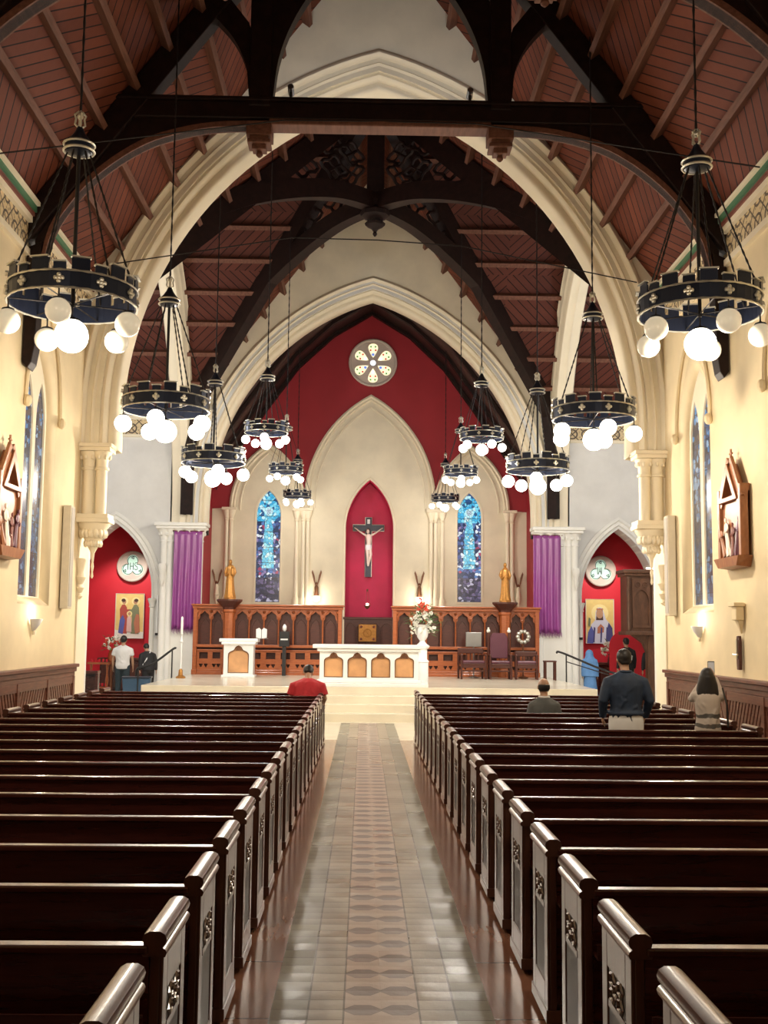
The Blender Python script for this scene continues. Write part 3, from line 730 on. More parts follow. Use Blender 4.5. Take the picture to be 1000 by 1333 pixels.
# ---- roof trusses of the nave
def curve(pts, n=24):
    """Catmull-Rom through pts"""
    P_ = [Vector(p) for p in pts]; P_ = [P_[0] * 2 - P_[1]] + P_ + [P_[-1] * 2 - P_[-2]]; out = []
    seg = len(P_) - 3
    for i in range(seg):
        k = max(2, n // seg)
        for j in range(k):
            t = j / k; a, b, c_, d = P_[i:i + 4]
            out.append(0.5 * ((2 * b) + (c_ - a) * t + (2 * a - 5 * b + 4 * c_ - d) * t * t + (3 * b - a - 3 * c_ + d) * t ** 3))
    out.append(P_[-2]); return out
def make_truss(yt, detail=True):
    t = thing('roof_truss', (0, yt, 0), label='dark timber roof truss with arched braces spanning the nave', cat='roof truss')
    for s in (-1, 1):
        X = lambda pts: [(s * p[0], p[1]) for p in pts]
        m = MB().prism(X([(W - 0.02, roof_z(W)), (0, RIDGE - 0.02), (0, RIDGE - 0.68), (W - 0.02, roof_z(W) - 0.62)]), -0.16, 0.16)
        m.build('principal_rafter', 'truss', t, bevel=0.015)
        m = MB().prism(X([(W - 0.02, roof_z(W) - 0.7), (W - 0.02, 5.95), (W - 0.10, 5.85), (W - 0.16, 5.95), (W - 0.20, 6.2), (W - 0.22, 7.4), (W - 0.24, roof_z(W) - 0.6)]), -0.15, 0.15)
        m.build('wall_post', 'truss', t, bevel=0.015)
        cv = curve([(5.24, 7.2), (5.08, 8.0), (4.72, 8.6), (4.28, 9.05), (3.75, 9.42), (3.25, 9.62), (2.6, 9.76), (1.75, 9.80)], 30)
        inner = [(p.x, p.y) for p in cv]
        back = [(1.75, 10.0), (4.0, 10.0), (W - 0.12, roof_z(W) - 0.55), (W - 0.12, 7.2)]
        MB().prism(X(inner + back), -0.09, 0.09).build('arched_brace', 'truss', t)
        rows = []
        for yy_, dz in ((-0.12, 0.0), (0.12, 0.0)):
            rows.append([(s * p.x, yy_, p.y - 0.0) for p in cv])
        m = MB(); m.grid([rows[0], rows[1], [(s * (p.x + 0.04), 0.12, p.y + 0.08) for p in cv], [(s * (p.x + 0.04), -0.12, p.y + 0.08) for p in cv], rows[0]])
        m.build('brace_lit_moulding', 'purlin', t, smooth=True, angle=30)  # lighter wood paints in the light along the brace's lower edge
        # queen post with carved pendant
        m = MB(); m.box(s * 1.9 - 0.17, s * 1.9 + 0.17, -0.17, 0.17, 10.1, roof_z(1.9) - 0.3); m.build('queen_post', 'truss', t, bevel=0.02)
        m = MB(); m.box(s * 1.9 - 0.20, s * 1.9 + 0.20, -0.20, 0.20, 9.62, 9.84); m.box(s * 1.9 - 0.15, s * 1.9 + 0.15, -0.15, 0.15, 9.56, 9.62)
        m.box(s * 1.9 - 0.18, s * 1.9 + 0.18, -0.18, 0.18, 9.50, 9.56); m.box(s * 1.9 - 0.11, s * 1.9 + 0.11, -0.11, 0.11, 9.42, 9.50)
        m.lathe([(0.02, 9.32), (0.06, 9.36), (0.04, 9.42)], (s * 1.9, 0, 0), 8)
        m.build('pendant', 'purlin', t, bevel=0.01)
        # upper curved braces either side of the post
        ci = curve([(1.70, 10.25), (1.62, 10.9), (1.42, 11.5), (1.08, 12.1), (0.60, 12.7), (0.0, 13.2)], 20)
        m = MB().prism(X([(p.x, p.y) for p in ci] + [(0, 13.6), (0.5, 13.25), (1.3, 12.55), (1.75, 11.9), (1.95, 11.0), (1.95, 10.2)]), -0.12, 0.12); m.build('upper_brace', 'truss', t)
        co = curve([(2.08, 10.3), (2.14, 10.8), (2.35, 11.25), (2.70, 11.65)], 12)
        m = MB().prism(X([(p.x, p.y) for p in co] + [(2.45, 11.95), (2.1, 11.5), (1.95, 11.0), (1.95, 10.3)]), -0.12, 0.12); m.build('outer_brace', 'truss', t)
    m = MB().box(-4.25, 4.25, -0.15, 0.15, 9.90, 10.18); m.build('collar_beam', 'truss', t, bevel=0.02)
    m = MB().box(-1.75, 1.75, -0.17, 0.17, 9.80, 9.90); m.build('collar_lit_moulding', 'purlin', t, bevel=0.02)  # lighter wood stands for light on the beam's underside
    m = MB().box(-4.3, 4.3, -0.2, 0.2, 10.18, 10.24); m.build('collar_cap', 'truss', t, bevel=0.01)
    return t
tr = make_truss(16.9)
tr['label'] = 'dark timber roof truss with long collar beam in front of the cream nave arch'
t2 = copy_tree(tr); t2.location.y = 12.5; t2['label'] = 'dark roof truss nearest overhead, its beam ends cut off by the top of the view'
# ---- diagonal ribs of the crossing meeting at a carved boss
low = [(5.30, 5.25), (5.28, 6.8), (5.12, 8.2), (4.80, 9.2), (4.05, 10.25), (3.15, 11.08), (2.4, 11.6), (1.6, 12.02), (0.9, 12.28), (0.3, 12.36), (0.0, 12.36)]
rc = thing('crossing_roof_frame', (0, YC, 0), label='dark timber diagonal arches meeting at a hanging boss over the crossing', cat='roof frame')
L0 = curve(low, 44)
for s in (-1, 1):
    for q in (-1, 1):
        hy = 5.38 / 5.3
        def PT(d, z, off): # off: sideways in the plan normal
            nx, ny = (q * hy, -s * 1.0); ln = sqrt(nx * nx + ny * ny)
            return (s * d + nx / ln * off, q * d * hy + ny / ln * off, z)
        rows = []
        for off, dz, dd in ((-0.16, 0, 0), (0.16, 0, 0), (0.16, 1, 1), (-0.16, 1, 1), (-0.16, 0, 0)):
            row = []
            for i, p in enumerate(L0):
                a_ = L0[max(0, i - 1)]; b_ = L0[min(len(L0) - 1, i + 1)]; tn = (b_ - a_).normalized(); nn = Vector((-tn.y, tn.x)) * (-1 if tn.x > 0 else 1)
                nn = Vector((tn.y, -tn.x)); 
                if nn.y < 0 and abs(nn.y) > 0.05: nn = -nn
                if abs(nn.y) <= 0.05: nn = Vector((abs(nn.x), nn.y))
                pp_ = Vector((p.x, p.y)) + nn * 0.42 * dd
                row.append(PT(min(pp_.x, 5.36) if i > 6 else min(pp_.x, 5.42), pp_.y, off))
            rows.append(row)
        MB().grid(rows).build('diagonal_rib', 'truss', rc, smooth=True, angle=35)
        # valley rafter
        m = MB().beam((0, 0, RIDGE - 0.3), (s * 5.4, q * 5.45, roof_z(5.4) - 0.3), 0.3, 0.5); m.build('valley_rafter', 'truss', rc)
        # inclined strut and tracery above the rib
        m = MB().beam(PT(0.35, 12.7, 0), PT(3.0, 12.0, 0), 0.18, 0.14); m.build('strut', 'truss', rc)
        m = MB()
        for cxx, cz, rad in ((1.0, 13.05, 0.26), (1.75, 12.85, 0.30), (2.55, 12.05, 0.16), (1.2, 13.7, 0.3), (0.6, 13.6, 0.25), (3.3, 11.75, 0.14)):
            ring = []
            for i in range(20):
                a_ = 2 * pi * i / 20; r_ = rad * (1 + 0.22 * cos(4 * a_)); ring.append(PT(cxx + r_ * cos(a_), cz + r_ * sin(a_), 0))
            m.tube(ring, 0.045, 6, closed=True)
            for k in range(4):
                a_ = pi / 4 + pi / 2 * k; m.tube([PT(cxx, cz, 0), PT(cxx + rad * 0.8 * cos(a_), cz + rad * 0.8 * sin(a_), 0)], 0.035, 5)
        m.build('carved_tracery', 'truss', rc, smooth=True)
m = MB().box(-0.22, 0.22, -0.22, 0.22, 12.3, RIDGE - 0.2); m.build('king_post', 'truss', rc, bevel=0.05)
m = MB()
m.lathe([(0.02, 11.72), (0.06, 11.78), (0.04, 11.84), (0.10, 11.92), (0.24, 12.0), (0.26, 12.06), (0.18, 12.1), (0.20, 12.16), (0.36, 12.24), (0.38, 12.34), (0.28, 12.45), (0.3, 12.6)], (0, 0, 0), 8)
m.build('hanging_boss', 'truss', rc, smooth=True, angle=25)
for s in (-1, 1):
    # timber wall posts that carry the chancel vault, either side behind the pier
    o = MB().box(s * 5.0 - 0.14, s * 5.0 + 0.14, 33.35, 33.6, 4.75, 7.6).build('timber_wall_post', 'truss', bevel=0.03)
    tag(o, 'dark timber post hung high on the chancel wall just inside the %s pier' % ('left' if s < 0 else 'right'), 'post', 'chancel wall posts')
# thin tie cables
def cable(pts, label, r=0.012, nm='tie_cable'):
    o = MB().tube(pts, r, 5).build(nm, 'chain'); return tag(o, label, 'cable')
cable([(-5.2, 14.6, 8.3), (-1.5, 16.7, 9.85), (0, 16.74, 9.88), (1.5, 16.7, 9.85), (5.2, 14.6, 8.3)], 'thin dark cable slung from wall to wall along the underside of the collar beam')
cable([(-4.9, 20.3, 8.7), (-1.6, 20.3, 9.26), (0, 20.3, 9.24), (1.6, 20.3, 9.15), (4.9, 20.3, 8.5)], 'thin dark cable stretched across the mouth of the big nave arch')
for s in (-1, 1):
    t = thing('spotlight', (s * 1.42, 16.84, 10.24), label='small black spotlight on top of the collar beam at its %s end' % ('left' if s < 0 else 'right'), cat='spotlight', group='collar beam spotlights')
    m = MB(); m.tube([(0, 0, 0), (0, 0, 0.16)], 0.02, 8); m.build('bracket', 'black', t)
    m = MB(); m.tube([(0, -0.08, 0.20), (0, 0.12, 0.17)], 0.05, 10); m.build('lamp_head', 'steel', t, smooth=True)
# ================================================================== FITTINGS
# ---- chancel windows
def apse_window(n, cx, z0, mat):
    t = thing('window_%d' % n); t['kind'] = 'structure'
    MB().prism(lancet(cx, 0.39, z0 + 0.02, 5.75, 0.82), APS + 0.09, APS + 0.11, 'xz').build('stained_glass', mat, t)
    m = MB(); arch_sweep(m, Arch(0.41, 5.75, 0.85, cx), [(0.05, APS + 0.01), (0.05, APS - 0.02), (0.0, APS - 0.02), (-0.02, APS + 0.08)], zlow=z0, n=8)
    m.box(cx - 0.46, cx + 0.46, APS - 0.04, APS + 0.1, z0 - 0.06, z0)
    m.build('surround', 'trim_plaster', t)
apse_window(5, -3.37, 2.86, 'GLASS_L'); apse_window(6, 3.34, 2.93, 'GLASS_R')
# rose window
t = thing('window_7', (0.05, APS, 10.97)); t['kind'] = 'structure'
def flower_mat(nm, c, es=0.95): return plain(nm, c, 0.3, emis=c, es=es)  # panes emit their own colour in place of daylight behind
gm_cream = flower_mat('glass_cream', (0.95, 0.88, 0.58)); gm_white = flower_mat('glass_white', (0.85, 0.92, 1.0), 1.0)
gm_red = flower_mat('glass_red', (0.5, 0.05, 0.06), 0.7); gm_green = flower_mat('glass_green', (0.08, 0.30, 0.12), 0.6); gm_blue = flower_mat('glass_blue', (0.15, 0.25, 0.75), 0.8)
stone = plaster('rose_stone', (0.60, 0.50, 0.44), 0.08)
pet = []
def petal(a_):
    pts = []
    for i in range(20):
        q = 2 * pi * i / 20; r_ = 0.43 + 0.25 * cos(q); w_ = 0.21 * sin(q) * (0.60 + 0.40 * cos(q)) * 1.15
        pts.append((r_ * cos(a_) - w_ * sin(a_), r_ * sin(a_) + w_ * cos(a_)))
    return pts
pets = [petal(pi / 2 + k * pi / 3) for k in range(6)]
circ = lambda r_, n=36, cx=0, cz=0: [(cx + r_ * cos(2 * pi * i / n), cz + r_ * sin(2 * pi * i / n)) for i in range(n)]
MB().prism(circ(0.79), -0.06, 0.02, 'xz', pets + [circ(0.1, 16)]).build('stone_tracery', stone, t, bevel=0.008)
m = MB(); m.tube([(x, -0.07, z) for x, z in circ(0.78)], 0.045, 8, closed=True); m.tube([(x, -0.06, z) for x, z in circ(0.14, 20)], 0.02, 6, closed=True); m.build('stone_ring', stone, t, smooth=True)
MB().prism(circ(0.70), 0.0, 0.015, 'xz').build('glass', gm_cream, t)
for k in range(6):
    a_ = pi / 2 + k * pi / 3
    m = MB(); m.prism([(0.30 * cos(a_) + 0.10 * cos(a_ + q) * 0.5, 0.30 * sin(a_) + 0.10 * sin(a_ + q) * 0.5) for q in [i * pi / 4 for i in range(8)]], -0.015, -0.002, 'xz'); m.build('blue_pane', gm_white if k % 2 else gm_blue, t)
    for j, (rr_, dd_) in enumerate(((0.45, 0.085), (0.45, -0.085), (0.57, 0.075), (0.57, -0.075))):
        cx_, cz_ = rr_ * cos(a_) - dd_ * sin(a_), rr_ * sin(a_) + dd_ * cos(a_)
        MB().prism(circ(0.034, 8, cx_, cz_), -0.015, -0.002, 'xz').build('coloured_pane', (gm_red if j < 2 else gm_green), t)
MB().prism(circ(0.10, 16), -0.03, -0.02, 'xz').build('centre_pane', gm_white, t)
# trefoil roundels in the side chapels
def trefoil(n, cx, cz, s, letters):
    t = thing('window_%d' % n, (cx, 34.98, cz)); t['kind'] = 'structure'
    lob = [(0.19 * cos(pi / 2 + k * 2 * pi / 3), 0.19 * sin(pi / 2 + k * 2 * pi / 3)) for k in range(3)]
    def inside_outline():
        pts = []
        for i in range(72):
            a_ = 2 * pi * i / 72; best = 0
            for lx, lz in lob:
                b = lx * cos(a_) + lz * sin(a_); disc = b * b - (lx * lx + lz * lz - 0.175 ** 2)
                if disc > 0: best = max(best, b + sqrt(disc))
            pts.append((best * cos(a_), best * sin(a_)))
        return pts
    MB().prism(circ(0.47), -0.08, 0, 'xz', [inside_outline()]).build('stone_roundel', stone, t, bevel=0.01)
    m = MB(); m.tube([(x, -0.09, z) for x, z in circ(0.45)], 0.035, 6, closed=True); m.build('stone_ring', stone, t, smooth=True)
    MB().prism(circ(0.40), -0.03, -0.02, 'xz').build('glass', flower_mat('glass_pale_green', (0.42, 0.62, 0.52), 0.55), t)
    dk = plain('lead_black', (0.02, 0.05, 0.05), 0.5)
    m = MB()
    strokes = {'I': [[(0, 0), (0, 1)]], 'H': [[(0, 0), (0, 1)], [(0.6, 0), (0.6, 1)], [(0, 0.5), (0.6, 0.5)]],
               'S': [[(0.6, 0.85), (0.45, 1), (0.15, 1), (0, 0.8), (0.1, 0.6), (0.5, 0.42), (0.6, 0.2), (0.45, 0), (0.15, 0), (0, 0.15)]],
               'M': [[(0, 0), (0, 1), (0.4, 0.35), (0.8, 1), (0.8, 0)]], 'A': [[(0.1, 0), (0.4, 1), (0.7, 0)], [(0.2, 0.4), (0.6, 0.4)]]}
    if letters == 'IHS': lay = [('I', -0.15), ('H', -0.075), ('S', 0.06)]
    else: lay = [('M', -0.09), ('A', -0.08)]
    for ch, ox in lay:
        k_ = 0.19
        for st in strokes[ch]: m.tube([(ox + p[0] * k_ * 0.8, -0.035, -0.10 + p[1] * k_ * 1.15) for p in st], 0.013, 5)
    m.build('monogram', dk, t)
    m = MB().tube([(x, -0.034, z) for x, z in [(p[0] * 0.90, p[1] * 0.90) for p in inside_outline()]], 0.010, 4, closed=True); m.build('lead_line', dk, t)
    m = MB()
    for lx, lz in lob:
        m.tube([(lx * 1.45 + 0.05 * cos(i * pi / 3) * (1 if i % 2 else 0.5), -0.035, lz * 1.45 + 0.05 * sin(i * pi / 3) * (1 if i % 2 else 0.5)) for i in range(6)], 0.014, 5, closed=True)
    m.build('leaf_motif', dk, t)
trefoil(8, -7.40, 3.87, -1, 'IHS'); trefoil(9, 7.28, 3.89, 1, 'MA')

# ---- chandeliers
def make_chandelier(R, nglobe, lit, small=False):
    t = thing('chandelier')
    k = R / 0.61
    hb = 0.085 * k
    # band with battlements
    m = MB(); m.lathe([(R, -hb), (R, hb), (R - 0.012, hb), (R - 0.012, -hb), (R, -hb)], n=40)
    n = 20; caps = MB()
    for i in range(n):
        a_ = 2 * pi * i / n; w_ = R * pi / n * (0.88 if i % 2 == 0 else 0.62); hh = hb + (0.12 if i % 2 == 0 else 0.07) * k
        c_, s_ = cos(a_), sin(a_)
        P3 = lambda r_, tt, z: (r_ * c_ - tt * s_, r_ * s_ + tt * c_, z)
        m.hull([P3(R - 0.012, -w_, hb - 0.01), P3(R + 0.004, -w_, hb - 0.01), P3(R + 0.004, w_, hb - 0.01), P3(R - 0.012, w_, hb - 0.01)],
               [P3(R - 0.012, -w_, hh), P3(R + 0.004, -w_, hh), P3(R + 0.004, w_, hh), P3(R - 0.012, w_, hh)])
        caps.hull([P3(R - 0.02, -w_ * 1.1, hh), P3(R + 0.03, -w_ * 1.1, hh), P3(R + 0.03, w_ * 1.1, hh), P3(R - 0.02, w_ * 1.1, hh)],
               [P3(R - 0.02, -w_ * 1.1, hh + 0.015), P3(R + 0.03, -w_ * 1.1, hh + 0.015), P3(R + 0.03, w_ * 1.1, hh + 0.015), P3(R - 0.02, w_ * 1.1, hh + 0.015)])
    m.build('crown_band', 'black_iron', t)
    m = MB()
    for z in (-hb, hb * 0.95):
        N = 60 if not small else 32
        ring = [((R + 0.012) * cos(2 * pi * i / N), (R + 0.012) * sin(2 * pi * i / N), z) for i in range(N)]
        m.tube(ring, [0.013 * k if i % 2 else 0.008 * k for i in range(N)], 5, closed=True)
    m.add(caps.v, caps.f); m.build('twisted_rim', 'silver', t, smooth=True, angle=50)
    m = MB()
    for j in range(5):
        q = j * pi / 2; rr_ = 0 if j == 4 else 0.030 * k
        m.ball((R + 0.014, rr_ * cos(q), rr_ * sin(q)), 0.024 * k, 6)
    sd = m.build('stud', 'silver', t, smooth=True)
    for i in range(10):
        o_ = sd if i == 0 else sd.copy()
        if i: COL.objects.link(o_); o_.parent = t
        o_.rotation_euler.z = 2 * pi * (i + 0.5) / 10
    # crown at the top of the rods
    ct = 1.50 * k
    m = MB(); m.lathe([(0.02, -0.05), (0.13, -0.02), (0.135, 0.08), (0.09, 0.13), (0.05, 0.19), (0.03, 0.24), (0.012, 0.26)], (0, 0, ct), 16)
    m.build('canopy', 'black_iron', t, smooth=True)
    m = MB()
    for z in (-0.005, 0.06): m.tube([(0.15 * cos(2 * pi * i / 20), 0.15 * sin(2 * pi * i / 20), ct + z) for i in range(20)], 0.013, 6, closed=True)
    m.build('canopy_rings', 'silver', t, smooth=True)
    m = MB()
    for q in range(4):
        a_ = q * pi / 2 + 0.4; m.tube([(0.05 * cos(a_) * w_, 0.05 * sin(a_) * w_, ct + 0.24 + z) for w_, z in ((0.3, 0), (1, 0.03), (0.8, 0.09), (1.1, 0.13), (0.3, 0.17))], 0.011, 5)
    m.ball((0, 0, ct + 0.36), 0.035, 8); m.build('finial', 'silver', t, smooth=True)
    for i in range(6):
        a_ = 2 * pi * (i + 0.25) / 6
        p0 = Vector((0.11 * cos(a_), 0.11 * sin(a_), ct - 0.03)); p1 = Vector(((R - 0.005) * cos(a_), (R - 0.005) * sin(a_), hb))
        if small: MB().tube([p0, p1], 0.008, 4).build('hanging_rod', 'chain', t)
        else:
            N = 30; MB().tube([p0.lerp(p1, j / N) for j in range(N + 1)], [0.013 if j % 2 else 0.007 for j in range(N + 1)], 5).build('hanging_rod', 'chain', t)
    m = MB(); m.tube([(0, 0, ct), (0, 0, -0.10 * k)], 0.02 * k, 8)
    for i in range(3):
        a_ = pi * i / 3 + 0.3; m.tube([(R * cos(a_), R * sin(a_), -hb + 0.015), (-R * cos(a_), -R * sin(a_), -hb + 0.015)], 0.008, 4)
    m.build('centre_stem', 'chain', t)
    # globes
    for i in range(nglobe + 1):
        cen = i == nglobe
        a_ = 2 * pi * i / nglobe - pi / 2; rg = (0.165 if cen else 0.122) * k
        gx, gy = (0, 0) if cen else (R * 0.98 * cos(a_), R * 0.98 * sin(a_)); gz = -hb - (0.30 if cen else 0.22) * k
        g = MB().ball((gx, gy, gz), rg, 18).build('globe', 'globe_lit' if (cen or lit[0]) else 'globe_dim', t, smooth=True, angle=80)
        m = MB(); m.lathe([(rg * 0.30, gz + rg * 0.93), (rg * 0.52, gz + rg * 0.90), (rg * 0.45, gz + rg * 1.02), (rg * 0.15, gz + rg * 1.12), (0.008, gz + rg * 1.2), (0.008, -hb)], (gx, gy, 0), 10)
        m.build('globe_cap', 'chain', g, smooth=True)
    return t
def add_chain(t, top):
    r_ = 0.011; z = 0.40 + (1.5 if not t.get('small') else 1.5 * 0.7)
    return
chL = ['iron crown chandelier nearest on the %s, unlit milk globes round one bright globe', 'lit iron crown chandelier, second along the %s side of the nave', 'lit crown chandelier low before the %s crossing pier, third of the large ones']
protoA = make_chandelier(0.61, 5, (False, 0.28)); protoB = make_chandelier(0.61, 5, (True, 0.1)); protoC = make_chandelier(0.435, 5, (True, 0.05), True)
cache = {}
for q in bpy.data.objects:
    if q.parent: cache.setdefault(q.parent.name, []).append(q)
def chain_to(t, ztop, k):
    z0 = 1.5 * k + 0.36; L = ztop - t.location.z
    N = max(10, int((L - z0) / 0.09)); t0 = (0, 0, z0)
    o = MB().tube([(0, 0, z0 + (L - z0) * j / N) for j in range(N + 1)], [0.016 if j % 2 else 0.009 for j in range(N + 1)], 5).build('chain', 'chain', t)
    return o
used = set()
for i, (x, y, z, p) in enumerate(CH_BIG):
    pr = protoA if i < 2 else protoB
    c_ = pr if pr.name not in used else copy_tree(pr, None, cache); used.add(pr.name)
    c_.location = (x, y, z); c_.rotation_euler.z = [0.05, 0.17, -0.05, 0.15, 0.3, -0.2][i]
    side = 'left' if x < 0 else 'right'
    tag(c_, chL[i // 2] % side, 'chandelier', 'large crown chandeliers'); chain_to(c_, roof_z(x) - 0.05, 1.0)
smL = ['small lit crown chandelier hanging highest of the three small ones on the %s', 'small crown chandelier in the middle of the three small ones on the %s', 'smallest looking crown chandelier, deepest in the chancel on the %s']
for i, (x, y, z, p) in enumerate(CH_SMALL):
    c_ = protoC if protoC.name not in used else copy_tree(protoC, None, cache); used.add(protoC.name)
    c_.location = (x, y, z); c_.rotation_euler.z = i * 0.4
    side = 'left' if x < 0 else 'right'
    tag(c_, smL[i // 2] % side, 'chandelier', 'small crown chandeliers')
    zt = roof_z(x) - 0.05 if y < 33 else 5.5 + 7.4 * 0.86
    chain_to(c_, zt, 0.435 / 0.61)

# ---- pews
PITCHY = 0.8565
def make_pew(x_in, x_out, s, nm='pew'):
    """s=-1: pew left of the aisle. origin at the aisle-side front foot"""
    t = thing('pew'); L = abs(x_out - x_in); X = lambda a_: s * a_
    def bx(m, a0, a1, y0, y1, z0, z1): m.box(min(X(a0), X(a1)), max(X(a0), X(a1)), y0, y1, z0, z1); return m
    T = 0.058
    for e, a0 in enumerate((0.0, L - T)):
        a1 = a0 + T
        m = MB(); bx(m, a0 + 0.012, a1 - 0.012, 0.0, 0.46, 0.03, 0.82)
        f0, f1 = (a0, a0 + 0.013) if e == 0 else (a1 - 0.013, a1)
        bx(m, f0, f1, 0.0, 0.085, 0.05, 0.815); bx(m, f0, f1, 0.375, 0.46, 0.05, 0.815); bx(m, f0, f1, 0.085, 0.375, 0.68, 0.815); bx(m, f0, f1, 0.085, 0.375, 0.05, 0.20)
        bx(m, a0 - 0.008, a1 + 0.008, -0.01, 0.47, 0.03, 0.09)
        pe = m.build('end_panel', 'pew_end', t, bevel=0.004)
        if e == 0:
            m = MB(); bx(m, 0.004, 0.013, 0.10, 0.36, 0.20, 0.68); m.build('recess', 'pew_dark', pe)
            # carved square near the top
            m = MB(); bx(m, 0.0, 0.012, 0.10, 0.36, 0.545, 0.57)
            for cy_, cz_ in ((0.17, 0.60), (0.29, 0.60), (0.17, 0.655), (0.29, 0.655), (0.23, 0.63)):
                ring = [(X(0.002), cy_ + 0.035 * cos(2 * pi * i / 10) * (1.15 if i % 2 else 0.8), cz_ + 0.022 * sin(2 * pi * i / 10) * (1.15 if i % 2 else 0.8)) for i in range(10)]
                m.tube(ring, 0.007, 4, closed=True)
            m.build('carving', 'pew_end', pe)
        # moulded cap, a roll lying over the panel
        m = MB()
        prof = [(-0.008, 0.812), (-0.013, 0.826), (-0.008, 0.836), (0.002, 0.842), (-0.008, 0.852), (-0.012, 0.868), (-0.006, 0.884), (0.012, 0.894), (T - 0.012, 0.894), (T + 0.006, 0.884), (T + 0.012, 0.868), (T + 0.008, 0.852), (T - 0.002, 0.842), (T + 0.008, 0.836), (T + 0.013, 0.826), (T + 0.008, 0.812)]
        m.hull([(X(a0 + a_), -0.02, z) for a_, z in prof], [(X(a0 + a_), 0.48, z) for a_, z in prof])
        m.build('cap', 'pew_end', pe, smooth=True, angle=35)
    m = MB()
    a0, a1 = X(T - 0.01), X(L - T + 0.01)
    lo, hi = min(a0, a1), max(a0, a1)
    m.hull([(lo, 0.03, 0.30), (hi, 0.03, 0.30), (hi, 0.06, 0.30), (lo, 0.06, 0.30)], [(lo, -0.005, 0.82), (hi, -0.005, 0.82), (hi, 0.025, 0.82), (lo, 0.025, 0.82)])
    m.build('backrest', 'pew', t)
    m = MB(); m.box(lo, hi, -0.03, 0.035, 0.82, 0.850); m.build('top_rail', 'pew', t, bevel=0.008)
    m = MB(); m.box(lo, hi, 0.04, 0.46, 0.41, 0.445); m.box(lo, hi, 0.06, 0.09, 0.30, 0.41); m.box(lo, hi, 0.40, 0.43, 0.33, 0.41); m.build('seat', 'pew', t, bevel=0.008)
    m = MB(); m.box(lo, hi, -0.085, 0.0, 0.585, 0.60); m.box(lo, hi, -0.09, -0.08, 0.585, 0.65); m.build('book_rack', 'pew', t)
    m = MB(); m.box(lo + 0.05, hi - 0.05, -0.075, -0.035, 0.12, 0.26)
    for q in (0.2, 0.5, 0.8): xx = lo + (hi - lo) * q; m.box(xx - 0.02, xx + 0.02, -0.07, 0.03, 0, 0.12)
    m.box(lo + 0.05, hi - 0.05, 0.0, 0.03, 0.02, 0.07)
    m.build('kneeler', 'pew', t)
    m = MB(); m.box(lo, hi, 0.025, 0.06, 0.03, 0.31); m.build('skirt', 'pew', t)
    return t
LEFTX, RIGHTX = -4.63, 4.25
pl_ = make_pew(PL, LEFTX, -1); pr_ = make_pew(PR, RIGHTX, 1)
cache = {}
for q in bpy.data.objects:
    if q.parent: cache.setdefault(q.parent.name, []).append(q)
ORD = ['first', 'second', 'third', 'fourth', 'fifth', 'sixth', 'seventh', 'eighth', 'ninth', 'tenth', 'eleventh', 'twelfth', 'thirteenth', 'fourteenth', 'fifteenth', 'sixteenth', 'seventeenth', 'eighteenth', 'nineteenth', 'twentieth']
def pew_label(side, k):
    if k < 10: return 'dark wooden pew %s of the aisle, %s row counted from the back' % (side, ORD[k])
    if k == 19: return 'dark wooden pew %s of the aisle, front row facing the sanctuary steps' % side
    return 'dark wooden pew %s of the aisle, %s row counted from the sanctuary' % (side, ORD[19 - k])
for k in range(20):
    for s, pr, xx in ((-1, pl_, PL), (1, pr_, PR)):
        o = pr if k == 0 else copy_tree(pr, None, cache)
        o.location = (xx, PITCHY * (4.06 + k) - 0.48, 0.004)
        tag(o, pew_label('left' if s < 0 else 'right', k), 'pew', 'pews left of the aisle' if s < 0 else 'pews right of the aisle')
# raised timber floor the pews stand on
for s, a_, b_ in ((-1, -W, -1.0), (1, 0.95, W)):
    struct(MB().box(a_, b_, YB, 20.0, -0.02, 0.004).build('floor_pew_platform', 'floor_wood'))

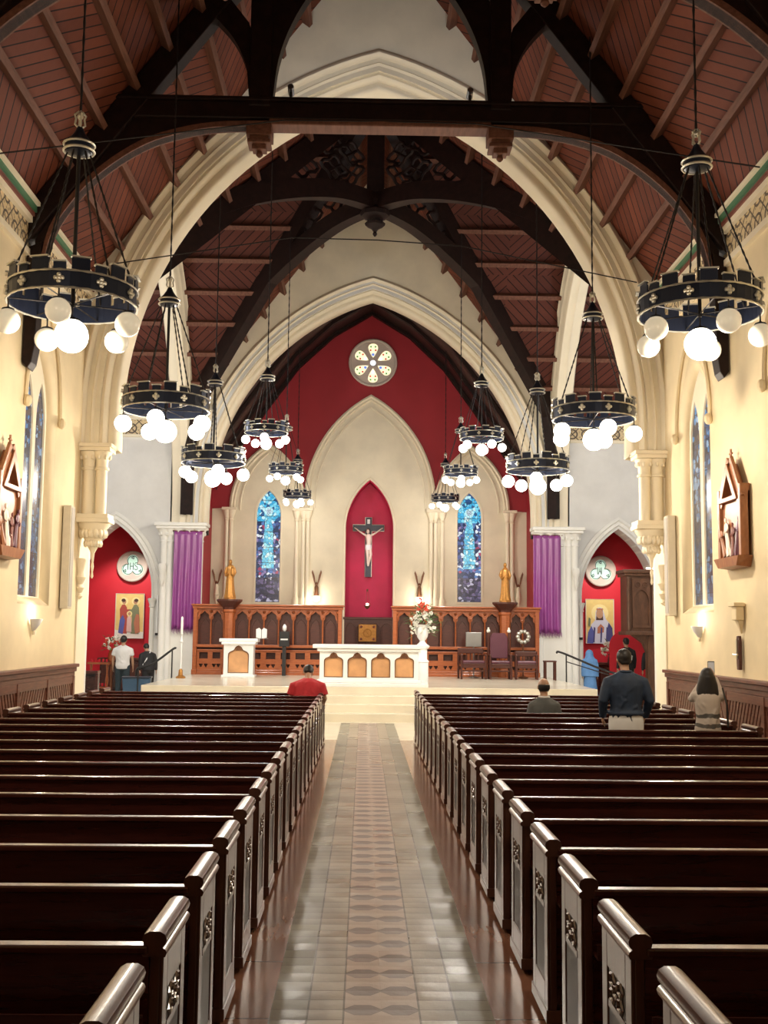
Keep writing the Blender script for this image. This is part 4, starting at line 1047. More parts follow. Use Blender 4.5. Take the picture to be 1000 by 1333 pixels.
# ---- altar and ambo
def ogee(cx, z0, z1, w_):
    zm = z0 + (z1 - z0) * 0.62; pts = [(cx - w_, z0), (cx + w_, z0), (cx + w_, zm)]
    q = [(0.98, 0.70), (0.85, 0.76), (0.62, 0.80), (0.45, 0.83), (0.36, 0.88), (0.30, 0.93), (0.18, 0.97), (0, 1.0)]
    pts += [(cx + w_ * a_, z0 + (z1 - z0) * b_) for a_, b_ in q] + [(cx - w_ * a_, z0 + (z1 - z0) * b_) for a_, b_ in reversed(q[:-1])] + [(cx - w_, zm)]
    return pts
def marble_table(name, loc, wtop, wbody, h, n, label, cat, dtop, dbody):
    t = thing(name, loc, 0, label, cat)
    m = MB(); m.box(-wtop / 2, wtop / 2, -dtop / 2, dtop / 2, h - 0.09, h); m.build('altar_top' if n > 1 else 'desk_top', 'marble', t, bevel=0.015)
    m = MB(); m.box(-wbody / 2 - 0.06, wbody / 2 + 0.06, -dbody / 2 - 0.06, dbody / 2 + 0.06, h - 0.16, h - 0.09); m.build('cornice', 'marble', t, bevel=0.02)
    cell = (wbody - 0.10) / n
    holes = [ogee(-wbody / 2 + 0.05 + cell * (i + 0.5), 0.13, h - 0.19, cell * 0.39) for i in range(n)]
    m = MB(); m.prism([(-wbody / 2, 0.0), (wbody / 2, 0.0), (wbody / 2, h - 0.15), (-wbody / 2, h - 0.15)], -dbody / 2, -dbody / 2 + 0.06, 'xz', holes)
    m.box(-wbody / 2, wbody / 2, -dbody / 2 + 0.07, dbody / 2, 0, h - 0.15)
    m.build('body', 'marble', t)
    for hl in holes: MB().prism(hl, -dbody / 2 + 0.035, -dbody / 2 + 0.07, 'xz').build('amber_panel', 'amber', t)
    m = MB()
    for hl in holes:
        m.tube([(x, -dbody / 2 - 0.002, z) for x, z in hl], 0.012, 5, closed=True)
    m.build('panel_moulding', 'bronze', t)
    m = MB()
    for hl in holes:
        xm = sum(p[0] for p in hl[:2]) / 2; m.prism([(xm - 0.09, h - 0.31), (xm + 0.09, h - 0.31), (xm + 0.05, h - 0.24), (xm, h - 0.20), (xm - 0.05, h - 0.24)], -dbody / 2 + 0.01, -dbody / 2 + 0.034, 'xz')
    m.build('panel_apex', 'bronze', t)
    m = MB(); m.box(-wbody / 2 - 0.05, wbody / 2 + 0.05, -dbody / 2 - 0.05, dbody / 2 + 0.05, 0, 0.07); m.build('plinth', 'marble', t, bevel=0.012)
    return t
struct(MB().box(-1.35, 1.30, 25.16, 26.9, SF, SF + 0.08).build('floor_predella', 'marble', bevel=0.01))
marble_table('altar', (-0.03, 25.85, SF + 0.08), 2.56, 2.24, 0.86, 4, 'long white marble altar with four amber arched panels at the head of the aisle', 'altar', 0.9, 0.7)
marble_table('ambo', (-3.45, 29.9, SF), 1.02, 0.78, 1.02, 1, 'small white marble reading desk with one amber arched panel, left of the altar', 'reading desk', 0.6, 0.5)
# open book on the ambo
t = thing('book', (-2.86, 29.7, SF + 1.02), 0.1, 'white open book standing on a thin rest at the reading desk end', 'book')
m = MB()
for q in (-1, 1): m.prism([(q * 0.01, 0.0), (q * 0.14, 0.03), (q * 0.145, 0.25), (q * 0.06, 0.29), (q * 0.01, 0.24)], -0.01, 0.02, 'xz')
m.build('pages', 'white_cloth', t, bevel=0.003)
m = MB(); m.box(-0.18, 0.18, -0.03, 0.05, 0.0, 0.012); m.box(-0.02, 0.02, 0.01, 0.05, 0.0, 0.22); m.build('rest', 'steel', t)
# tall candle stand
t = thing('candlestick', (-4.85, 29.0, SF), 0, 'tall slender white candle stand with gilt foot beside the left end of the carved screen', 'candlestick')
MB().lathe([(0.12, 0), (0.13, 0.03), (0.06, 0.07), (0.05, 0.2), (0.02, 0.24)], n=12).build('foot', 'gold', t, smooth=True)
MB().lathe([(0.022, 0.2), (0.022, 0.9), (0.05, 0.93), (0.03, 0.98), (0.022, 1.02), (0.022, 1.1), (0.06, 1.12)], n=10).build('stem', 'marble', t, smooth=True)
MB().lathe([(0.03, 1.12), (0.03, 1.55), (0.004, 1.58)], n=10).build('candle', 'petal_white', t, smooth=True)

# ---- carved timber screens
def screen(x0, x1, side, bays, posts, label):
    t = thing('carved_screen', (0, 31.7, SF), 0, label, 'screen', 'carved timber screens')
    H = 1.97; Dp = 0.17
    m = MB(); m.box(x0 - 0.06, x1 + 0.06, -0.20, Dp, H - 0.05, H); m.box(x0 - 0.03, x1 + 0.03, -0.15, Dp, H - 0.13, H - 0.05); m.build('cornice', 'oak', t, bevel=0.012)
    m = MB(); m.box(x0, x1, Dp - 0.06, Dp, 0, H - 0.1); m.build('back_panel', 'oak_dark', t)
    m = MB(); m.box(x0, x1, -0.10, Dp - 0.06, 0, 0.08); m.box(x0, x1, -0.08, 0.0, 0.08, 0.14); m.build('plinth', 'oak', t, bevel=0.01)
    m = MB(); m.box(x0, x1, -0.12, 0.02, 0.76, 0.84); m.box(x0, x1, -0.09, 0.02, 0.66, 0.70); m.build('mid_rail', 'oak', t, bevel=0.01)
    for p in posts:
        m = MB(); m.box(p - 0.055, p + 0.055, -0.14, 0.05, 0, H - 0.12); m.box(p - 0.075, p + 0.075, -0.16, 0.05, 0, 0.14); m.build('post', 'oak', t, bevel=0.012)
    for b0, b1 in bays:
        w_ = (b1 - b0); c_ = (b0 + b1) / 2
        m = MB(); m.lathe([(0.022, 0.84), (0.022, 1.56), (0.035, 1.58), (0.03, 1.62)], (b0, -0.08, 0), 8); m.build('mullion', 'oak', t, smooth=True)
        # tracery head: cusped arch in a solid
        A_ = Arch(w_ * 0.46, 1.52, 0.26, c_)
        cus = []
        ap = A_.pts(0, 8)
        for i, (x, z) in enumerate(ap):
            f = 0.035 * abs(sin(i * pi / 4.0)); cus.append((c_ + (x - c_) * (1 - f / (w_ * 0.46)), z - f * 0.6))
        poly = [(b0, 1.46), (c_ - w_ * 0.46, 1.46)] + list(reversed(cus)) + [(c_ + w_ * 0.46, 1.46), (b1, 1.46), (b1, H - 0.13), (b0, H - 0.13)]
        m = MB().prism(poly, -0.07, -0.03, 'xz'); m.ball((b0, -0.10, 1.76), 0.045, 8); m.ball((b1, -0.10, 1.76), 0.045, 8)
        for q in (-1, 1): m.tube([(c_ + q * w_ * 0.5, -0.08, 1.56), (c_ + q * w_ * 0.28, -0.08, 1.72), (c_, -0.08, 1.83)], 0.012, 5)
        m.build('tracery_head', 'oak', t)
        # lancet drawn on the back panel
        A2_ = Arch(w_ * 0.36, 1.28, 0.28, c_)
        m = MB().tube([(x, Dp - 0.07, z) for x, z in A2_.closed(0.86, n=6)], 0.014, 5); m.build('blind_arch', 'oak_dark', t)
        # lower panel with a dark opening and two trefoils
        hl = [(c_ - w_ * 0.32, 0.44), (c_ + w_ * 0.32, 0.44), (c_ + w_ * 0.32, 0.62), (c_ - w_ * 0.32, 0.62)]
        tre = [[(c_ + q * w_ * 0.18 + 0.05 * (1 + 0.3 * cos(3 * a_ - pi / 2)) * cos(a_), 0.26 + 0.05 * (1 + 0.3 * cos(3 * a_ - pi / 2)) * sin(a_)) for a_ in [2 * pi * i / 12 for i in range(12)]] for q in (-1, 1)]
        MB().prism([(b0, 0.14), (b1, 0.14), (b1, 0.68), (b0, 0.68)], -0.06, -0.03, 'xz', [hl] + tre).build('lower_panel', 'oak', t)
    return t
lb = [(-4.84, -4.46), (-4.46, -4.12)] + [(-3.80 + i * 0.4143, -3.80 + (i + 1) * 0.4143) for i in range(7)]
rbays = [(0.78 + i * 0.415, 0.78 + (i + 1) * 0.415) for i in range(7)] + [(3.98, 4.34), (4.34, 4.70)]
screen(-4.95, -0.77, -1, lb, (-4.90, -4.06, -0.83), 'carved orange oak screen of pointed bays left of the crucifix niche')
screen(0.67, 4.80, 1, rbays, (0.72, 3.92, 4.75), 'carved orange oak screen of pointed bays right of the crucifix niche')
# statues on columns
def robed(t, h, mat, child=False, arms=1, seed=1):
    rnd = random.Random(seed)
    rows = []
    prof = [(0.0, 0.20), (0.05, 0.215), (0.15, 0.19), (0.35, 0.16), (0.52, 0.145), (0.62, 0.15), (0.74, 0.165), (0.80, 0.15), (0.845, 0.09), (0.87, 0.05)]
    N = 28
    for zz, r_ in prof:
        fold = 0.16 * (1 - zz)
        rows.append([(r_ * h * 0.62 * (1 + fold * cos(7 * a_ + zz * 3)) * cos(a_) * 1.0, r_ * h * 0.62 * (1 + fold * cos(7 * a_ + zz * 3)) * sin(a_) * 0.72, zz * h) for a_ in [2 * pi * i / N for i in range(N)]])
    m = MB().grid(rows, closed=True)
    m.ball((0, -0.01 * h, 0.925 * h), 0.052 * h, 12, sx=0.85, sz=1.25)
    for q in (-1, 1):
        m.tube([(q * 0.085 * h, 0, 0.79 * h), (q * 0.125 * h, -0.01 * h, 0.66 * h), (q * (0.10 if arms else 0.135) * h, -0.08 * h, 0.585 * h), (q * 0.035 * h, -0.115 * h, 0.64 * h)], [0.036 * h, 0.034 * h, 0.026 * h, 0.018 * h], 8)
    if child:
        m.ball((0.07 * h, -0.10 * h, 0.80 * h), 0.036 * h, 10, sz=1.2); m.lathe([(0.045 * h, 0.60 * h), (0.05 * h, 0.68 * h), (0.035 * h, 0.76 * h)], (0.07 * h, -0.09 * h, 0), 10)
    return m
for s, x, lab, ch in ((-1, -3.93, 'gilded statue of a robed figure holding a child, on the left screen column', True), (1, 3.82, 'gilded statue of a standing robed figure on the right screen column', False)):
    t = thing('column', (x, 31.42, SF), 0, 'octagonal orange oak column with flared dark cap under the %s gilded statue' % ('left' if s < 0 else 'right'), 'column', 'statue columns')
    MB().lathe([(0.20, 0), (0.20, 0.16), (0.15, 0.24), (0.15, 1.72), (0.18, 1.76), (0.18, 1.82)], n=8).build('shaft', 'oak', t)
    MB().lathe([(0.17, 1.82), (0.19, 1.88), (0.28, 1.97), (0.36, 2.05), (0.36, 2.10)], n=8).build('cap', 'oak_dark', t)
    t = thing('statue', (x, 31.42, SF + 2.10), 0, lab, 'statue')
    robed(t, 1.13, 'gold', ch, seed=3 + s).build('figure', 'gold', t, smooth=True, angle=60)
    MB().lathe([(0.17, 0), (0.17, 0.05), (0.14, 0.06)], n=8).build('plinth', 'gold', t)

# ---- niche fittings
t = thing('reredos_panel', (0, APS - 0.02, SF), 0, 'dark carved wooden panel under the crucifix niche behind the altar', 'panel')
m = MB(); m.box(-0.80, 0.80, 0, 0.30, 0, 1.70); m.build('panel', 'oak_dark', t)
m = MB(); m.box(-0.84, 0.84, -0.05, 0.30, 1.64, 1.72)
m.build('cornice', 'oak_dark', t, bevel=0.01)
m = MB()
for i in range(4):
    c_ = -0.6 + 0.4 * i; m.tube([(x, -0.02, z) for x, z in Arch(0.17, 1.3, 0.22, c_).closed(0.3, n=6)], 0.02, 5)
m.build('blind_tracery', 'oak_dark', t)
t = thing('tabernacle', (-0.03, APS - 0.12, SF + 0.92), 0, 'square gilded tabernacle door with embossed emblem, centred behind the altar', 'tabernacle')
MB().box(-0.29, 0.29, -0.06, 0.045, 0, 0.56).build('door', 'gold', t, bevel=0.01)
m = MB(); m.tube([(0.13 * cos(i * pi / 8), -0.07, 0.28 + 0.13 * sin(i * pi / 8)) for i in range(16)], 0.022, 6, closed=True)
m.tube([(0.07, -0.07, 0.38), (-0.03, -0.07, 0.40), (-0.06, -0.07, 0.33), (0.05, -0.07, 0.25), (0.03, -0.07, 0.17), (-0.07, -0.07, 0.18)], 0.018, 6); m.build('emblem', 'gold', t, smooth=True)
m = MB()
for i in range(4):
    qx, qz = (-1 if i % 2 else 1), (-1 if i < 2 else 1)
    m.ball((qx * 0.21, -0.065, 0.28 + qz * 0.20), 0.045, 8)
m.build('corner_boss', 'brown_paint', t, smooth=True)
# crucifix
t = thing('crucifix', (-0.03, APS + 0.66, 3.76), 0, 'dark wooden crucifix with pale carved body hung in the tall crimson niche', 'crucifix')
cross = [(-0.11, 0), (0.11, 0), (0.11, 1.55), (0.53, 1.55), (0.53, 1.77), (0.11, 1.77), (0.11, 2.02), (-0.11, 2.02), (-0.11, 1.77), (-0.53, 1.77), (-0.53, 1.55), (-0.11, 1.55)]
MB().prism(cross, -0.04, 0.04, 'xz').build('cross', 'navy', t)
m = MB().tube([(x, -0.045, z) for x, z in cross], 0.013, 5, closed=True); m.build('silver_edge', 'silver', t)
m = MB()
m.ball((-0.02, -0.16, 1.53), 0.062, 12, sz=1.25, sx=0.9)
tor = [(-0.01, -0.10, 0.98), (0.01, -0.13, 1.12), (0.015, -0.12, 1.26), (0.0, -0.12, 1.38), (-0.01, -0.14, 1.45)]
m.tube(tor, [0.085, 0.075, 0.095, 0.10, 0.04], 12)
for q in (-1, 1):
    m.tube([(q * 0.08, -0.11, 1.39), (q * 0.26, -0.09, 1.50), (q * 0.43, -0.07, 1.63)], [0.040, 0.028, 0.020], 8)
    m.tube([(q * 0.43, -0.07, 1.63), (q * 0.48, -0.06, 1.66)], [0.022, 0.018], 6)
    m.tube([(q * 0.045, -0.11, 1.0), (q * 0.055 + 0.03, -0.17, 0.74), (q * 0.02, -0.09, 0.46), (q * 0.01, -0.10, 0.36)], [0.062, 0.048, 0.032, 0.022], 8)
m.build('corpus', 'corpus', t, smooth=True, angle=60)
m = MB().lathe([(0.10, 0.90), (0.115, 0.98), (0.10, 1.08)], (0, -0.11, 0), 12, 1, 0.9); m.build('loincloth', 'white_cloth', t, smooth=True)
MB().box(-0.045, 0.045, -0.055, -0.04, 1.80, 1.95).build('title_plate', 'white_cloth', t)
MB().ball((-0.02, -0.135, 1.555), 0.068, 10, sz=1.2).build('hair', 'bronze', t, smooth=True)
# sanctuary lamp on a chain below the crucifix
t = thing('sanctuary_lamp', (-0.05, APS - 0.12, 2.72), 0, 'small hanging brass sanctuary lamp on three chains below the crucifix', 'lamp')
MB().lathe([(0.01, -0.06), (0.05, -0.03), (0.10, 0.04), (0.11, 0.06)], n=12).build('bowl', 'bronze', t, smooth=True)
MB().lathe([(0.045, 0.03), (0.05, 0.12), (0.02, 0.14)], n=10).build('flame_glass', 'lamp_glow', t, smooth=True)
m = MB()
for k in range(3): a_ = 2 * pi * k / 3; m.tube([(0.10 * cos(a_), 0.10 * sin(a_), 0.06), (0.03 * cos(a_), 0.03 * sin(a_), 0.52)], 0.006, 4)
m.tube([(0, 0, 0.52), (0, 0, 0.60)], 0.03, 8); m.tube([(0, 0, 0.58), (0, 0.45, 0.62)], 0.012, 5); m.build('chain', 'bronze', t)
# angel lamps
for x, lit, lab in ((-1.73, 1, 'bronze winged angel lamp glowing on the apse wall just left of the niche'), (1.67, 1, 'bronze winged angel lamp glowing on the apse wall behind the tall flowers'), (-5.02, 0, 'bronze winged angel figure on a white bracket at the far left of the apse'), (4.95, 0, 'bronze winged angel figure on a white bracket at the far right of the apse')):
    t = thing('angel_lamp', (x, APS - 0.14, 3.2), 0, lab, 'wall lamp', 'angel wall lamps')
    m = MB()
    for q in (-1, 1):
        m.hull([(q * 0.02, -0.01, 0.18), (q * 0.09, -0.01, 0.36), (q * 0.17, 0.0, 0.66), (q * 0.14, 0.0, 0.74), (q * 0.07, 0.0, 0.55)], [(q * 0.02, 0.03, 0.18), (q * 0.09, 0.03, 0.36), (q * 0.17, 0.03, 0.66), (q * 0.14, 0.03, 0.74), (q * 0.07, 0.03, 0.55)])
    m.build('wing', 'bronze', t)
    MB().lathe([(0.09, -0.12), (0.06, 0.05), (0.065, 0.16), (0.03, 0.24)], n=10).build('body', 'bronze' if lit else 'trim_plaster', t, smooth=True)
    MB().ball((0, 0, 0.29), 0.045, 10).build('head', 'bronze', t, smooth=True)
    if lit: MB().lathe([(0.02, -0.32), (0.10, -0.26), (0.12, -0.15), (0.09, -0.13)], n=12).build('lamp_shade', 'lamp_glow', t, smooth=True)
    else: MB().lathe([(0.02, -0.42), (0.05, -0.3), (0.09, -0.16), (0.10, -0.13)], n=12).build('bracket', 'trim_plaster', t, smooth=True)
    MB().box(-0.03, 0.03, 0.0, 0.14, -0.1, 0.1).build('wall_plate', 'bronze', t)
# purple hangings on the piers
def cloth_mat():
    t = NT('purple_silk'); p, x, y, z = t.pos(True)
    n = t.noise(t.mapping(p, (3, 1, 1.2)), 1.5, 3)
    col = t.mix(n, (0.20, 0.04, 0.19), (0.33, 0.07, 0.31))
    return t.set(col, 0.30, spec=0.7)
MT['silk'] = cloth_mat()
for s, xc, lab in ((-1, -5.22, 'left'), (1, 5.10, 'right')):
    t = thing('banner', (xc, A2 - 0.52, 1.95), 0, 'purple silk hanging draped down the %s pier of the chancel arch' % lab, 'banner', 'purple hangings')
    wd = 0.40; rows = []
    for z in [i * 0.14 for i in range(21)]:
        zz = min(z, 2.78)
        rows.append([(-wd + 2 * wd * j / 40, -0.03 - 0.045 * (0.35 + 0.65 * (1 - zz / 2.78)) * cos(j / 40 * 2 * pi * 4.5 + 0.3 * sin(zz * 2)), zz - 0.03 * (0.5 + 0.5 * cos(j / 40 * 2 * pi * 4.5)) * (zz < 0.1)) for j in range(41)])
    MB().grid(rows).build('cloth', 'silk', t, smooth=True, angle=80, solid=0.012)
    m = MB(); m.tube([(-wd - 0.05, -0.02, 2.79), (wd + 0.05, -0.02, 2.79)], 0.018, 8); m.build('rod', 'bronze', t)
    m = MB()
    for j in range(26):
        x = -wd + 2 * wd * j / 25; m.tube([(x, -0.03, 0), (x + 0.01, -0.03, -0.10 - 0.03 * (j % 3))], [0.012, 0.004], 4)
    m.build('fringe', 'silk', t)

# ---- icons in the side chapels
def icon(x, z, w_, h, label, kind):
    t = thing('icon_painting', (x, 34.97, z), 0, label, 'painting', 'chapel icon paintings')
    MB().box(-w_ / 2, w_ / 2, -0.05, 0.0, -h / 2, h / 2).build('board', ICON_GOLD, t, bevel=0.006)
    m = MB().tube([(-w_ / 2, -0.055, -h / 2), (w_ / 2, -0.055, -h / 2), (w_ / 2, -0.055, h / 2), (-w_ / 2, -0.055, h / 2)], 0.012, 4, closed=True); m.build('border', 'white_cloth', t)
    yy = [-0.052]
    def flat(poly, mat, nm):
        yy[0] -= 0.0015; MB().prism([(a_ * w_ / 2, b_ * h / 2) for a_, b_ in poly], yy[0] - 0.002, yy[0], 'xz').build(nm, mat, t)
    def disc(cx, cz, r_, mat, nm, sz=1.0): 
        yy[0] -= 0.0015; MB().prism([(cx * w_ / 2 + r_ * cos(2 * pi * i / 20), cz * h / 2 + r_ * sz * sin(2 * pi * i / 20)) for i in range(20)], yy[0] - 0.002, yy[0], 'xz').build(nm, mat, t)
    if kind == 'family':
        flat([(-1, -1), (1, -1), (1, -0.72), (0.4, -0.66), (-0.4, -0.7), (-1, -0.62)], 'petal_white', 'ground')
        for cx, c1, c2, dx in ((-0.42, PAINT['crimson'], PAINT['blue'], 1), (0.42, PAINT['green'], PAINT['rust'], -1)):
            disc(cx, 0.66, 0.13, PAINT['halo'], 'halo')
            flat([(cx - 0.30, -0.78), (cx + 0.26, -0.80), (cx + 0.30, -0.2), (cx + 0.22, 0.38), (cx + 0.06, 0.52), (cx - 0.12, 0.50), (cx - 0.28, 0.30), (cx - 0.24, -0.2)], c1, 'robe')
            flat([(cx - 0.34, -0.75), (cx - 0.02, -0.82), (cx + 0.12, -0.2), (cx - 0.05, 0.05), (cx - 0.26, -0.18)] if dx > 0 else [(cx + 0.02, -0.8), (cx + 0.34, -0.72), (cx + 0.26, 0.05), (cx + 0.05, 0.1), (cx - 0.1, -0.3)], c2, 'mantle')
            flat([(cx + dx * 0.05, 0.12), (cx + dx * 0.42, 0.22), (cx + dx * 0.44, 0.30), (cx + dx * 0.05, 0.28)], c1, 'sleeve')
            disc(cx + dx * 0.02, 0.64, 0.062, PAINT['flesh'], 'face', 1.2); disc(cx - dx * 0.03, 0.70, 0.065, PAINT['brown'], 'hair', 0.8)
        disc(0.0, 0.10, 0.085, PAINT['halo'], 'halo')
        flat([(-0.18, -0.70), (0.18, -0.72), (0.14, -0.1), (0.0, 0.02), (-0.16, -0.1)], PAINT['pink'], 'child_robe'); disc(0.0, 0.10, 0.045, PAINT['flesh'], 'child_face', 1.15)
    else:
        disc(0.0, 0.38, 0.27, PAINT['halo'], 'halo')
        flat([(-0.72, -1), (0.80, -1), (0.86, -0.55), (0.70, -0.1), (0.42, 0.10), (0.26, 0.45), (0.12, 0.62), (-0.14, 0.62), (-0.30, 0.42), (-0.34, 0.05), (-0.62, -0.15), (-0.76, -0.6)], PAINT['white_blue'], 'shawl')
        flat([(-0.95, -1), (-0.5, -1), (-0.42, -0.5), (-0.62, -0.2), (-0.85, -0.5)], PAINT['blue'], 'left_fold')
        flat([(0.44, -1), (0.95, -1), (0.88, -0.3), (0.62, -0.05), (0.48, -0.4)], PAINT['navy'], 'right_fold')
        flat([(-0.28, 0.05), (0.24, 0.05), (0.20, 0.5), (0.0, 0.6), (-0.22, 0.5)], PAINT['brown'], 'hair')
        disc(-0.02, 0.34, 0.11, PAINT['flesh'], 'face', 1.35)
        flat([(-0.26, 0.52), (0.24, 0.52), (0.22, 0.58), (-0.24, 0.58)], PAINT['rust'], 'headband')
        flat([(-0.2, -0.55), (0.26, -0.50), (0.30, -0.28), (0.05, -0.12), (-0.18, -0.28)], PAINT['rust'], 'hands')
        for q in (-0.45, 0.05, 0.45): flat([(q - 0.05, -0.95), (q + 0.05, -0.95), (q + 0.12, -0.3), (q, -0.25)], PAINT['navy'], 'shawl_stripe')
        flat([(-0.84, -0.2), (-0.7, -0.25), (-0.66, 0.1), (-0.8, 0.18)], PAINT['green'], 'feather')
ICON_GOLD = plain('icon_gold', (0.80, 0.60, 0.22), 0.45, 0.1)
PAINT = {k: plain('paint_' + k, c, 0.6) for k, c in dict(crimson=(0.42, 0.07, 0.05), blue=(0.10, 0.12, 0.40), green=(0.20, 0.22, 0.12), rust=(0.48, 0.18, 0.10), halo=(0.88, 0.74, 0.34), flesh=(0.50, 0.28, 0.16), brown=(0.07, 0.03, 0.02), pink=(0.75, 0.5, 0.45), white_blue=(0.62, 0.64, 0.75), navy=(0.06, 0.06, 0.20)).items()}
icon(-7.44, 2.33, 0.88, 1.38, 'gold ground icon of two robed adults with a child, in the left red chapel', 'family')
icon(7.24, 2.32, 0.88, 1.38, 'gold ground icon of a single figure in blue striped shawl, right red chapel', 'saint')

# ---- chairs on the sanctuary
def sanctuary_chair(name, x, y, rz, hb, w_, label, throne=False):
    t = thing(name, (x, y, SF), rz, label, 'chair')
    for qx in (-1, 1):
        for qy, hh in ((-1, 0.62), (1, hb)):
            MB().lathe([(0.03, 0), (0.028, 0.1), (0.035, 0.2), (0.025, 0.3), (0.035, 0.42), (0.028, hh)], (qx * w_ / 2, qy * 0.23, 0), 8).build('leg', 'oak_dark', t, smooth=True)
        m = MB(); m.box(qx * w_ / 2 - 0.03, qx * w_ / 2 + 0.03, -0.26, 0.22, 0.62, 0.66); m.build('armrest', 'oak_dark', t, bevel=0.01)
    MB().box(-w_ / 2, w_ / 2, -0.23, 0.23, 0.38, 0.42).build('seat_frame', 'oak_dark', t, bevel=0.01)
    MB().box(-w_ / 2 + 0.02, w_ / 2 - 0.02, -0.24, 0.2, 0.42, 0.50).build('seat_cushion', 'leather', t, bevel=0.03)
    m = MB(); m.box(-w_ / 2, w_ / 2, -0.22, -0.19, 0.20, 0.24); m.box(-w_ / 2, w_ / 2, -0.24, -0.22, 0.30, 0.38); m.build('stretcher', 'oak_dark', t)
    if throne:
        MB().prism([(x_, z_) for x_, z_ in [(-w_ / 2 + 0.04, 0.55), (w_ / 2 - 0.04, 0.55), (w_ / 2 - 0.04, 1.12), (w_ / 2 - 0.12, 1.24), (-w_ / 2 + 0.12, 1.24), (-w_ / 2 + 0.04, 1.12)]], 0.17, 0.24, 'xz').build('backrest', 'leather', t, bevel=0.02)
        m = MB()
        for q in (-1, 1): m.ball((q * w_ / 2, 0.23, hb + 0.04), 0.055, 8); m.ball((q * w_ / 2, 0.23, hb + 0.11), 0.03, 8)
        m.build('finial', 'petal_white', t, smooth=True)
    else:
        MB().box(-w_ / 2, w_ / 2, 0.20, 0.25, hb - 0.14, hb).build('backrest', 'oak_dark', t, bevel=0.015)
        m = MB()
        for k in range(5): xx = -w_ / 2 + w_ * (k + 1) / 6; m.box(xx - 0.015, xx + 0.015, 0.21, 0.24, 0.5, hb - 0.12)
        m.build('back_spindles', 'oak_dark', t)
    return t
sanctuary_chair('throne', 3.53, 30.3, 0.0, 1.25, 0.56, 'tall maroon leather throne with pale knobs before the right screen', True)
sanctuary_chair('armchair', 2.78, 30.3, 0.1, 0.82, 0.66, 'low dark wooden armchair to the left of the tall throne')
sanctuary_chair('armchair', 4.25, 30.3, -0.1, 0.75, 0.56, 'dark wooden armchair to the right of the tall throne')
t = thing('side_table', (4.82, 29.9, SF), 0, 'small dark side table at the right end of the sanctuary chairs', 'table')
MB().box(-0.16, 0.16, -0.16, 0.16, 0.48, 0.52).build('table_top', 'oak_dark', t, bevel=0.01)
for qx in (-1, 1):
    for qy in (-1, 1): MB().box(qx * 0.13 - 0.02, qx * 0.13 + 0.02, qy * 0.13 - 0.02, qy * 0.13 + 0.02, 0, 0.48).build('leg', 'oak_dark', t)
# round pale wreath-like ornament on a stand behind the right chairs
t = thing('processional_ornament', (4.27, 31.05, SF), 0, 'pale round ornament on a thin pole before the right screen', 'ornament')
m = MB().tube([(0, 0, 0), (0, 0, 1.0)], 0.02, 8); m.lathe([(0.14, 0), (0.14, 0.03), (0.03, 0.06)], n=10); m.build('stand', 'bronze', t)
m = MB()
for k in range(10):
    a_ = 2 * pi * k / 10; m.ball((0.15 * cos(a_), -0.02, 1.14 + 0.15 * sin(a_)), 0.06, 8)
m.build('round_head', 'silver', t, smooth=True)
# small dark framed notice against each screen
for x, lab in ((-2.36, 'small black candle lantern with white globe before the left screen'),):
    t = thing('lantern', (x, 31.25, SF), 0, lab, 'lantern')
    MB().box(-0.14, 0.14, -0.08, 0.08, 0.80, 1.22).build('case', 'black', t, bevel=0.01); MB().box(-0.05, 0.05, -0.05, 0.05, 0, 0.80).build('stand', 'black', t)
    MB().lathe([(0.02, 1.22), (0.06, 1.27), (0.06, 1.36), (0.02, 1.42)], n=10).build('globe', 'marble', t, smooth=True)
    MB().box(-0.10, 0.10, -0.09, -0.08, 0.98, 1.02).build('white_band', 'white_cloth', t)
t = thing('music_stand', (2.90, 31.1, SF), 0, 'grey metal cabinet-like stand in front of the right screen bays', 'stand')
MB().box(-0.22, 0.22, -0.05, 0.05, 0.85, 1.25).build('desk', 'steel', t, bevel=0.01); MB().tube([(0, 0, 0.02), (0, 0, 0.9)], 0.02, 8).build('pole', 'steel', t)
MB().lathe([(0.16, 0), (0.16, 0.02), (0.03, 0.05)], n=12).build('foot', 'steel', t)

# ---- tall flowers beside the altar
BLOOM = {}
def bouquet(t, z, r_, h, cols, n, seed, droop=0.3):
    rnd = random.Random(seed)
    for mat, share in cols:
        m = MB()
        for i in range(int(n * share)):
            a_ = rnd.uniform(0, 2 * pi); e = rnd.uniform(-droop, 1.25); q = rnd.uniform(0.45, 1)
            c_ = Vector((cos(a_) * cos(e) * r_ * q, sin(a_) * cos(e) * r_ * q, z + sin(e) * h * q))
            if mat == 'leaf':
                d = Vector((cos(a_), sin(a_), rnd.uniform(-0.6, 0.7))).normalized(); sd = d.cross(Vector((0, 0, 1))).normalized() * 0.028; up_ = Vector((0, 0, 0.012))
                L_ = rnd.uniform(0.12, 0.24)
                m.hull([c_, c_ + d * L_ * 0.5 + sd, c_ + d * L_, c_ + d * L_ * 0.5 - sd], [c_ + up_ * 0.2, c_ + d * L_ * 0.5 + sd + up_ * 0.5, c_ + d * L_ + up_ * 0.2, c_ + d * L_ * 0.5 - sd + up_ * 0.5])
            else:
                key = mat
                if key not in BLOOM:
                    q_ = MB()
                    for k in range(5):
                        b_ = 2 * pi * k / 5; q_.lathe([(0.004, -0.02), (0.018, 0.0), (0.026, 0.015), (0.012, 0.03)], (cos(b_) * 0.032, sin(b_) * 0.032, 0.01 * (k % 2)), 6)
                    BLOOM[key] = q_.build('blossom', mat, t, smooth=True); o_ = BLOOM[key]
                else:
                    o_ = BLOOM[key].copy(); COL.objects.link(o_); o_.parent = t
                o_.location = c_; o_.rotation_euler = (0.9 * sin(a_) * -1, 0.9 * cos(a_), a_)
        if mat == 'leaf': m.build('leaves', mat, t)
